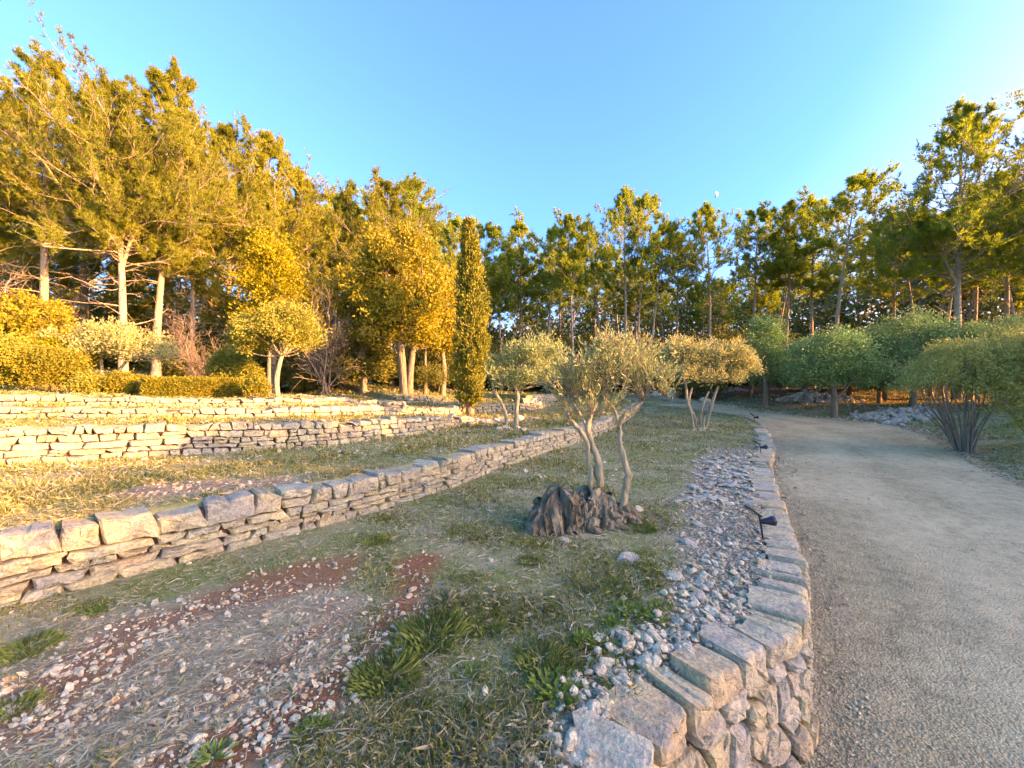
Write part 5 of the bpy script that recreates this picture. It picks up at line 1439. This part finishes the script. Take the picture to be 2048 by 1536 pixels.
# --- daisies over the second terrace and the far lawn
rg = rngf(302)
x, y = loglog(16000, rg, 3.2, 17, 1.4)
onroad, inwall, sd, sr = sides(x, y)
ub = wall_curves['b'].near(x, y)[0]; ua = wall_curves['a'].near(x, y)[0]
p_ = np.where((ua > 0.3) & (ub < 0), 0.25 * smooth(-2.6, -0.5, ub) + 0.015, np.where((ua < -0.3) & (y > 5.5), 0.05, 0.0)) * (0.5 + 0.9 * (fbm(x * 0.7, y * 0.7, 0, 15, 2) > -0.1))
keep = ~onroad & ~inwall & (rg.random(len(x)) < p_) & (sr > 0)
x, y = x[keep], y[keep]; n_ = len(x)
z = ground_z(x, y) + rg.uniform(0.035, 0.075, n_)
r_ = rg.uniform(0.010, 0.017, n_) * np.maximum(1, y / 9)
a = np.arange(7) / 7 * 6.283
tl = rg.normal(size=(n_, 2)) * 0.35
px_, py_ = np.cos(a)[None] * r_[:, None], np.sin(a)[None] * r_[:, None]
ring = np.stack([x[:, None] + px_, y[:, None] + py_, z[:, None] + px_ * tl[:, :1] + py_ * tl[:, 1:] - 0.35 * py_], -1)
mb = MB(); mb.add(ring, np.arange(n_ * 7).reshape(-1, 7))
tag(mb.build("daisies", M['daisy']), "small white daisies scattered in the terrace grass", "daisies", kind="stuff")

# --- pebbles: red-soil patch, bank and drive
def pile(n, rg, fn, y0, y1, wide=1.5):
    x, y = loglog(n, rg, y0, y1, wide)
    onroad, inwall, sd, sr = sides(x, y)
    soil, straw, grit, n1, n3 = masks(x, y)
    keep = (rg.random(len(x)) < fn(soil, straw, grit, x, y, sd)) & ~onroad & ((sd > 0.16))
    x, y = x[keep], y[keep]
    return np.column_stack([x, y, ground_z(x, y)])
rg = rngf(303)
P = pile(34000, rg, lambda so, st, gr, x, y, sd: np.clip(0.5 * so * (0.35 + 0.9 * (vnoise(x * 5, y * 5, 0, 91) > -0.15)) + 0.75 * st + 0.03, 0, 1), 1.15, 10)
sz = np.minimum(0.0105 * np.exp(rg.normal(size=len(P)) * 0.55), 0.034) * np.maximum(1, P[:, 1] / 3.5)
scatter_mesh("pebbles", P, sz, ROCK1, M['pebble'], rg, "small pale pebbles on the red soil and straw", "pebbles", 0.3, 0.3)
P = pile(44000, rg, lambda so, st, gr, x, y, sd: np.clip(1.15 * gr - 0.08, 0, 1) * np.where(y < 9.5, 1, 0.35), 1.15, 12)
sz = np.minimum(0.0165 * np.exp(rg.normal(size=len(P)) * 0.5), 0.045) * np.maximum(1, P[:, 1] / 4.5)
scatter_mesh("rubble", P, sz, ROCK1, M['pebble'], rg, "small broken limestone on the bank above the drive wall", "rubble", 0.35, 0.22)
# gravel chips on the near part of the drive
x, y = loglog(90000, rg, 1.6, 9.5, 1.45)
onroad, inwall, sd, sr = sides(x, y)
keep = onroad & (sd < -0.03) & (rg.random(len(x)) < np.where((sd > -0.45), 1.0, 0.42 + 0.25 * fbm(x * 1.5, y * 1.5, 0, 40, 2)))
x, y = x[keep], y[keep]
oct_v = [(np.array([[1, 0, 0], [-1, 0, 0], [0, .8, 0], [0, -.75, 0], [.1, .1, .6], [0, 0, -.5]]) * s, np.array([[0, 2, 4], [2, 1, 4], [1, 3, 4], [3, 0, 4], [2, 0, 5], [1, 2, 5], [3, 1, 5], [0, 3, 5]])) for s in (1.0, 0.85)]
P = np.column_stack([x, y, ground_z(x, y) + 0.018])
near_w = drive_c.near(x, y)[0] > -0.4
sz = np.minimum(0.0062 * np.exp(rg.normal(size=len(P)) * 0.45) * np.where(near_w, 1.35, 1), 0.022) * np.maximum(1, P[:, 1] / 3.5)
scatter_mesh("gravel", P, sz, oct_v, M['gravel'], rg, "loose gravel chips on the drive", "gravel", 0.4, 0.3)

# --- loose stones one can pick out: every one a thing of its own
def loose(meshes, mat_name, x, y, size, name, label, cat, group, rg, tilt=0.2, sinkf=0.25):
    k = rg.integers(0, len(meshes))
    o = link(name, meshes[k]); s = size
    o.scale = (s, s, s * rg.uniform(0.8, 1.2))
    o.rotation_euler = (rg.normal() * tilt, rg.normal() * tilt, rg.uniform(0, 6.28))
    zh = max(abs(v.co.z) for v in meshes[k].vertices) * s
    o.location = (x, y, gz(x, y) + zh * (1 - 2 * sinkf))
    return tag(o, label, cat, group)
rg = rngf(304)
def sample(n, fn, X0, X1, Y0, Y1):
    out = []
    while len(out) < n:
        X, Y = rg.uniform(X0, X1), rg.uniform(Y0, Y1)
        x_, y_ = G(X, Y)
        if rg.random() < fn(x_, y_, X, Y): out.append((x_, y_))
    return out
def mask1(x, y):
    return [float(q.ravel()[0]) for q in masks(np.array([[x]]), np.array([[y]]))[:3]]
def okp(x, y):
    sd = drive_c.near(np.array([x]), np.array([y]))[0][0]
    return sd > 0.32
for (x, y) in sample(95, lambda x, y, X, Y: okp(x, y) * mask1(x, y)[2], 1180, 1560, 1085, 1500):
    loose(ROCK_PB, 0, x, y, rg.uniform(0.028, 0.06) * max(1, y / 3.6), "loose_stone", "fist-sized broken limestone lying on the bank above the drive wall", "stone", "broken stones on the bank above the drive wall", rg)
for (x, y) in sample(100, lambda x, y, X, Y: okp(x, y) * mask1(x, y)[2], 1340, 1545, 912, 1010):
    loose(SLAB_PB, 0, x, y, rg.uniform(0.06, 0.11), "flat_stone", "flat grey stone in the heap spread above the far drive wall", "stone", "flat grey stones heaped above the far drive wall", rg, 0.12, 0.05)
for (x, y) in sample(85, lambda x, y, X, Y: max(mask1(x, y)[0], 0.15 * mask1(x, y)[1]), 60, 860, 1130, 1520):
    loose(ROCK_PB, 0, x, y, rg.uniform(0.016, 0.034) * max(1, y / 2.6), "loose_stone", "small pale stone lying on the red soil", "stone", "pale stones on the red soil", rg, 0.2, 0.3)
for X, Y, s, me, nm, lab in (
    (1258, 1118, 0.14, SLAB_PB[0], "half_buried_rock", "rounded half-buried rock right of the stump"),
    (1376, 1086, 0.13, SLAB_PB[1], "flat_stone", "pale grey flat slab right of the old stump"),
    (1395, 1052, 0.10, SLAB_PB[2], "flat_stone", "bluish flat slab just behind the pale grey slab"),
    (1345, 1152, 0.11, SLAB_PB[3], "flat_stone", "long grey slab lying at a slant in the grass edge"),
    (1298, 1412, 0.075, SLAB_PB[0], "flat_stone", "smooth bluish grey slab near the corner of the drive wall"),
    (1345, 1385, 0.058, ROCK_PB[3], "pale_stone", "white rounded stone near the corner of the drive wall"),
    (1240, 1345, 0.055, SLAB_PB[4], "flat_stone", "thin grey slab sunk upright in the straw left of the bank"),
    (1096, 1470, 0.04, ROCK_PB[5], "pale_stone", "small white stone alone in the dry grass at bottom centre"),
    (1055, 1520, 0.05, ROCK_PB[1], "pale_stone", "pale stone at the bottom edge below the alone white stone"),
    (1205, 1043, 0.05, ROCK_PB[2], "pale_stone", "single white stone at the foot of the stump's right side"),
    (1276, 1020, 0.11, ROCK_PB[4], "grey_stone", "grey stone right beside the stump's rooted end"),
    (1134, 1082, 0.09, SLAB_PB[5], "flat_stone", "tan slab half hidden in front of the stump"),
    (295, 1290, 0.05, SLAB_PB[2], "flat_stone", "pale grey flat stone on the straw at lower left"),
    (105, 1345, 0.055, ROCK_PB[6], "pale_stone", "largest pinkish stone on the red soil at far lower left"),
    (545, 1545, 0.06, ROCK_PB[0], "ochre_stone", "ochre stone cut off by the bottom edge"),
    (1440, 1110, 0.06, ROCK_PB[1], "ochre_stone", "rust-orange stone on the bank near the spotlight"),
):
    x, y = G(X, Y)
    o = link(nm, me); o.scale = (s, s, s); o.rotation_euler = (0.1, -0.08, X * 0.7)
    zh = max(abs(v.co.z) for v in me.vertices) * s
    o.location = (x, y, gz(x, y) + zh * 0.3)
    tag(o, lab, "stone")
for X, d, s, lab in ((1311, 25.0, 0.45, "left of two pale boulders at the far turn of the drive"), (1347, 24.6, 0.55, "right of two pale boulders at the far turn of the drive"), (1412, 21.5, 0.45, "pale boulder behind the five-stemmed olive")):
    x, y, z = at(X, d); o = link("boulder", ROCK_PB[int(X) % 7]); o.scale = (s, s, s * 1.3); o.rotation_euler = (0, 0, X); o.location = (x, y, z + 0.12); tag(o, lab, "boulder")
# stones round the feet of the two lawn olives
for X, d, nm in ((1020, 10.5, "left lawn olive"), (1408, 13.4, "five-stemmed olive")):
    x0, y0, _ = at(X, d)
    for k in range(13):
        a = k / 13 * 6.283
        loose(ROCK_PB, 0, x0 + 0.34 * math.cos(a) + rg.normal() * 0.04, y0 + 0.22 * math.sin(a) - 0.08, rg.uniform(0.06, 0.11), "ring_stone", "rough stone in the ring round the foot of the " + nm, "stone", "stones round the foot of the " + nm, rg)
# rubble banks beyond the drive
for (Xa, Xb, d, hh, n_, lab) in ((1575, 1690, 19.5, 0.9, 420, "grey rubble heap behind the round-crowned green tree"), (1725, 1850, 14.6, 0.6, 380, "grey rubble heap behind the multi-stemmed shrub"), (1325, 1480, 27.0, 0.8, 380, "grey rubble bank behind the far turn of the drive")):
    xs_ = (rg.uniform(Xa, Xb, n_) - 1024) / F * d; ys_ = d + rg.normal(size=n_) * 0.5
    z_ = ground_z(xs_, ys_) + hh * 0.55 * np.exp(-((ys_ - d) / 0.55) ** 2) * rg.random(n_) * (0.6 + 0.4 * vnoise(xs_ * 1.3, ys_, 0, 2))
    scatter_mesh("rubble_heap", np.column_stack([xs_, ys_, z_]), rg.uniform(0.06, 0.17, n_), [(v, f) for v, f in ROCK1] , M['slab_grey'], rg, lab, "rubble", 0.5, 0.3)
# rough stones that have slid off the end of the second wall towards the cypress
for k in range(34):
    t = rg.random()
    x = -1.5 + 2.2 * t + rg.normal() * 0.2; y = 11.6 + 1.6 * t + rg.normal() * 0.25
    loose(ROCK_PB, 0, x, y, rg.uniform(0.10, 0.19), "tumbled_stone", "tumbled wall stone in the rubble line by the cypress", "stone", "tumbled stones at the end of the second terrace wall", rg, 0.3, 0.15)

# --- tufts and weeds
rg = rngf(305)
def make_tuft(n_, h, r, seed):
    g_ = rngf(seed)
    a = g_.uniform(0, 6.283, n_); q = r * np.sqrt(g_.random(n_))
    b = np.column_stack([np.cos(a) * q, np.sin(a) * q, np.zeros(n_)])
    d = norm(np.column_stack([np.cos(a) * 0.35, np.sin(a) * 0.35, np.ones(n_)]) + g_.normal(size=(n_, 3)) * 0.38)
    L = h * g_.uniform(0.5, 1.1, n_)
    s = np.column_stack([-np.sin(a), np.cos(a), np.zeros(n_)]) * 0.0012
    m1 = b + d * L[:, None] * 0.5; tp = b + d * L[:, None] + np.column_stack([np.cos(a), np.sin(a), -np.ones(n_)]) * (L * 0.18)[:, None]
    v = np.stack([b - s, b + s, m1 + s * 0.9, tp, m1 - s * 0.9], 1).reshape(-1, 3); i = np.arange(n_) * 5
    mb = MB(); mb.add(v, np.stack([i, i + 1, i + 2, i + 3, i + 4], 1)); return mb.mesh("blades", M['tuft'])
def make_weed(seed):
    g_ = rngf(seed); n_ = 64
    a = g_.uniform(0, 6.283, n_); d = norm(np.column_stack([np.cos(a), np.sin(a), g_.uniform(0.15, 1.1, n_)]))
    p0 = np.column_stack([np.cos(a), np.sin(a), 0 * a]) * g_.uniform(0.0, 0.085, n_)[:, None] + np.array([0, 0, 0.005])
    mb = MB(); mb.add(*leaves(p0, d, 0.05, 0.021, g_, 0.6)); return mb.mesh("leaves", M['weed'])
tuft_me = [make_tuft(560, 0.085, 0.15, 1), make_tuft(420, 0.07, 0.12, 2)]
weed_me = [make_weed(3), make_weed(4)]
TUFTS = [
    (862, 1268, 1.35, 0, "largest dark green grass tuft, at the edge of the red soil arc"), (815, 1300, 1.0, 1, "dark green tuft joining the two largest tufts by the red soil"),
    (775, 1352, 1.1, 0, "second largest dark green tuft, nearer than the largest by the red soil"), (735, 1372, 0.8, 1, "small tuft at the left foot of the second largest tuft"),
    (900, 1250, 0.8, 1, "small tuft right behind the largest dark green tuft"), (1080, 1320, 0.95, 0, "wide dark tuft above the biggest weed rosette"),
    (1130, 1335, 0.8, 1, "dark tuft just right of the wide tuft above the weed rosette"), (985, 1220, 0.75, 1, "far one of two light tufts in the middle of the lawn"),
    (975, 1250, 0.8, 0, "near one of two light tufts in the middle of the lawn"), (930, 1440, 0.7, 1, "tuft of faded grass alone near the bottom centre"),
    (835, 1420, 0.6, 1, "short tuft between red soil and the faded lone tuft"), (1230, 1185, 0.7, 0, "tuft right of the yellow-brown dead stem"),
    (1285, 1058, 0.9, 0, "bright tuft right of the stump, behind the half-buried rock"), (770, 1040, 0.8, 1, "farther of two tufts below the front wall"),
    (750, 1085, 0.8, 0, "nearer of two tufts below the front wall"), (180, 1215, 0.7, 1, "tuft at the foot of the front wall at lower left"),
    (55, 1300, 0.9, 0, "tuft by the left edge under the front wall"), (25, 1420, 0.8, 1, "tuft at the left edge beside the stony red soil"),
    (1250, 1330, 0.6, 1, "dark tuft beside the sunken thin grey slab"), (620, 1470, 0.6, 1, "tuft by the long pale dry stalk"),
    (1240, 1380, 0.6, 0, "tuft behind the smooth bluish grey slab"), (1080, 1095, 0.6, 1, "farther short tuft in front of the stump"), (1060, 1125, 0.6, 0, "nearer short tuft in front of the stump")]
for X, Y, s, k, lab in TUFTS:
    x, y = G(X, Y); o = link("grass_tuft", tuft_me[k]); o.location = (x, y, gz(x, y) - 0.005); o.scale = (s,) * 3; o.rotation_euler = (0, 0, X)
    tag(o, lab, "grass tuft", "lush grass tufts in the front lawn")
WEEDS = [
    (1250, 1225, 1.0, "left one of the dense green weed patch beside the bank"), (1280, 1235, 1.1, "largest of the dense green weed patch beside the bank"),
    (1230, 1250, 0.9, "front left weed of the dense patch beside the bank"), (1310, 1245, 0.9, "weed nearest the bank stones, right of the dense patch"),
    (1165, 1285, 1.0, "weed left of the small weed before the dense patch"), (1110, 1385, 1.3, "biggest bright weed rosette, below the wide dark tuft"),
    (1125, 1400, 1.0, "weed touching the front of the biggest weed rosette"), (1205, 1290, 0.9, "small weed before the dense patch"),
    (1245, 1265, 0.9, "weed at the front edge of the dense patch"), (1300, 1140, 0.9, "weed right in front of the half-buried rock"),
    (1222, 1165, 0.8, "weed below left of the half-buried rock"), (945, 1350, 0.8, "lone weed in dry grass right of the dark tufts"),
    (630, 1465, 0.8, "weed at the end of the long pale dry stalk"), (425, 1525, 0.8, "weed at the bottom edge in the red soil"),
    (190, 1225, 0.8, "weed at the foot of the front wall at lower left"), (1320, 1215, 0.8, "weed behind the one nearest the bank stones")]
for i, (X, Y, s, lab) in enumerate(WEEDS):
    x, y = G(X, Y); o = link("weed_plant", weed_me[i % 2]); o.location = (x, y, gz(x, y)); o.scale = (s,) * 3; o.rotation_euler = (0, 0, X)
    tag(o, lab, "weed", "bright green weeds in the front lawn")
mbg = MB(); gx_, gy_ = [], []
for X, Y, s, k, lab in TUFTS:
    x, y = G(X, Y); nn_ = int(700 * s)
    gx_.append(x + rg.normal(size=nn_) * 0.20 * s); gy_.append(y + rg.normal(size=nn_) * 0.15 * s)
for _ in range(26):
    X, Y = rg.uniform(720, 1330), rg.uniform(1020, 1500); x, y = G(X, Y); nn_ = 420
    gx_.append(x + rg.normal(size=nn_) * 0.09); gy_.append(y + rg.normal(size=nn_) * 0.07)
gx_, gy_ = np.concatenate(gx_), np.concatenate(gy_)
onroad, inwall, sd, sr = sides(gx_, gy_); so_, st_, gr_, _, _ = masks(gx_, gy_)
kp = ~onroad & ~inwall & (sd > 0.3) & (rg.random(len(gx_)) > 0.9 * np.maximum(so_, gr_))
gx_, gy_ = gx_[kp], gy_[kp]
mbg.add(*blades(gx_, gy_, rg.uniform(0.015, 0.055, len(gx_)), 0.0042 * np.maximum(1, gy_ / 2.6) * rg.uniform(0.7, 1.3, len(gx_)), rg, 0.6))
tag(mbg.build("grass_patches", M['grass']), "greener grass growing in patches across the front lawn", "grass", kind="stuff")
# loose gravel and leaf litter along the far edge of the drive
s_ = rg.uniform(drive_right.s[30], drive_right.s[115], 5000); Pq, Rq, _ = drive_right.at(s_)
o_ = rg.normal(size=5000) * 0.22 - 0.02
P = np.column_stack([Pq + Rq * o_[:, None], np.zeros(5000)]); P[:, 2] = ground_z(P[:, 0], P[:, 1]) + 0.012
scatter_mesh("edge_gravel", P, np.minimum(0.014 * np.exp(rg.normal(size=5000) * 0.45), 0.05) * np.maximum(1, P[:, 1] / 9), ROCK1, M['gravel'], rg, "loose gravel along the outer edge of the drive", "gravel", 0.4, 0.3)
s_ = rg.uniform(drive_right.s[30], drive_right.s[100], 2600); Pq, Rq, _ = drive_right.at(s_)
o_ = np.abs(rg.normal(size=2600)) * 0.55 - 0.3
P = np.column_stack([Pq + Rq * o_[:, None], np.zeros(2600)]); P[:, 2] = ground_z(P[:, 0], P[:, 1]) + 0.025 + 0.02 * rg.random(2600)
mb = MB(); mb.add(*leaves(P, azel(rg.uniform(0, 6.283, 2600), rg.normal(size=2600) * 0.3), 0.06, 0.03, rg, 0.8))
tag(mb.build("leaf_litter", M['fallen']), "brown leaf litter along the outer edge of the drive", "leaves", kind="stuff")
# fallen leaves and twigs
n_ = 1500
x, y = loglog(n_, rg, 1.2, 13, 1.4)
onroad, inwall, sd, sr = sides(x, y); kp = ~inwall & (~onroad | (rg.random(n_) < 0.2)); x, y = x[kp], y[kp]
p0 = np.column_stack([x, y, ground_z(x, y) + 0.012 + 0.012 * rg.random(len(x))])
az = rg.uniform(0, 6.283, len(x))
mb = MB(); mb.add(*leaves(p0, azel(az, rg.normal(size=len(x)) * 0.3), 0.032, 0.014, rg, 0.85))
tag(mb.build("fallen_leaves", M['fallen']), "scattered brown fallen leaves on grass and bank", "leaves", kind="stuff")
for X, Y, a, L_, lab in ((545, 1330, -0.2, 0.22, "short dark dead twig on the red soil at lower left"), (1160, 1190, -0.9, 0.10, "yellow-brown dead stem in the grass left of the weeds"), (640, 1480, 0.1, 0.35, "long pale dry stalk lying at bottom centre-left"), (1290, 1385, -1.0, 0.16, "thin pale stalk leaning beside the bluish slab"), (1240, 1056, 0.05, 0.4, "long dry twig lying right of the stump foot")):
    x, y = G(X, Y); q = np.linspace(-0.5, 0.5, 6)
    Pq = np.column_stack([x + np.cos(a) * q * L_, y + np.sin(a) * q * L_, np.full(6, gz(x, y) + 0.018) + 0.008 * np.sin(q * 6)])
    mb = MB(); mb.add(*tubes(Pq[None], np.linspace(0.006, 0.003, 6)[None], 5)); tag(mb.build("dead_twig", M['twig_bark']), lab, "twig")

# leaning support stakes by the round-crowned tree
for X, dX, lab in ((1690, 10, "left thin stake leaning under the round-crowned green tree"), (1722, 9, "right thin curved stake under the round-crowned green tree")):
    x, y, z = at(X + dX, 15.8); q = np.linspace(0, 1, 7)
    Pq = np.column_stack([x - 0.3 * q ** 1.5, y + 0 * q, z - 0.05 + 0.75 * q])
    mb = MB(); mb.add(*tubes(Pq[None], np.full((1, 7), 0.02), 6)); tag(mb.build("wooden_stake", M['twig_bark']), lab, "stake")

# --- solar spotlights on spikes along the drive wall
def spotlight(X, Y, d_, s, label):
    x = (X - 1024) / F * d_; z = gz(x, d_)
    r = thing("garden_spotlight", label, "spotlight", (x, d_, z), 0, "solar spotlights along the drive wall", s)
    mb = MB(); mb.add(*tubes(np.array([[(0.035, 0, -0.06), (0.02, 0, 0.08), (0.0, 0, 0.2), (-0.01, 0, 0.25)]]), np.array([[0.006, 0.010, 0.010, 0.012]]), 8)); mb.build("spike", M['black'], r, True)
    # lamp head: a flared can pointing along the drive
    ax = np.array([[(0.0, 0, 0.185), (0.02, -0.004, 0.185), (0.07, -0.012, 0.19), (0.115, -0.02, 0.196), (0.14, -0.024, 0.198), (0.141, -0.024, 0.198)]])
    mb = MB(); mb.add(*tubes(ax, np.array([[0.006, 0.026, 0.036, 0.050, 0.053, 0.046]]), 16)); hd = mb.build("lamp_head", M['black'], r, True)
    mb = MB(); mb.add(*tubes(np.array([[(0.136, -0.0233, 0.1978), (0.1395, -0.0238, 0.198)]]), np.array([[0.045, 0.0005]]), 16)); mb.build("lens", M['lens'], hd)
    # tilted solar panel on a bracket
    c = np.array([-0.075, 0.0, 0.295]); u = np.array([-0.83, 0.0, 0.56]); v_ = np.array([0, 1.0, 0]); nn = np.cross(u, v_); nn = nn / np.linalg.norm(nn)
    def slab(c, a, b, t):
        q = np.array([[sx, sy, sz] for sx in (-1, 1) for sy in (-1, 1) for sz in (-1, 1)])
        V = c + q[:, :1] * u * a + q[:, 1:2] * v_ * b + q[:, 2:] * nn * t
        return V, np.array([[0, 1, 3, 2], [4, 6, 7, 5], [0, 4, 5, 1], [2, 3, 7, 6], [0, 2, 6, 4], [1, 5, 7, 3]])
    mb = MB(); mb.add(*slab(c, 0.085, 0.055, 0.006)); mb.add(*tubes(np.array([[(-0.01, 0, 0.24), (-0.02, 0, 0.26), (-0.045, 0, 0.275)]]), np.full((1, 3), 0.009), 6)); pn = mb.build("panel_frame", M['black'], r)
    mb = MB(); mb.add(*slab(c + nn * (0.008 if nn[2] > 0 else -0.008), 0.076, 0.047, 0.002)); mb.build("solar_panel", M['solar'], pn)
spotlight(1520, 1075, 4.12, 0.95, "nearest black solar spotlight on a spike in the rubble bank")
spotlight(1520, 910, 9.0, 0.95, "second black solar spotlight, beyond the flat grey stone heap")
spotlight(1508, 850, 15.2, 1.0, "farthest small black spotlight at the bend of the drive")

# --- the half moon, far off
Dm = 1500.0
mx_, mz_ = (1430 - 1024) / F * Dm, EYE - (389 - 768) / F * Dm
Rm = 5.6 / F * Dm
nv, nu = 13, 25
la = np.linspace(-np.pi / 2, np.pi / 2, nu); lo = np.linspace(-0.25, np.pi / 2, nv)
V = np.stack([np.cos(la)[None] * np.sin(lo)[:, None], -np.cos(la)[None] * np.cos(lo)[:, None], np.sin(la)[None] + 0 * lo[:, None]], -1) * Rm
i = (np.arange(nv - 1)[:, None] * nu + np.arange(nu - 1)[None]).ravel()
mb = MB(); mb.add(V, np.stack([i, i + 1, i + nu + 1, i + nu], 1))
moon = mb.build("moon", M['moon'], None, True, (mx_, Dm, mz_)); moon.rotation_euler = (0, math.radians(10), 0)
tag(moon, "small white half moon in the blue sky", "moon")
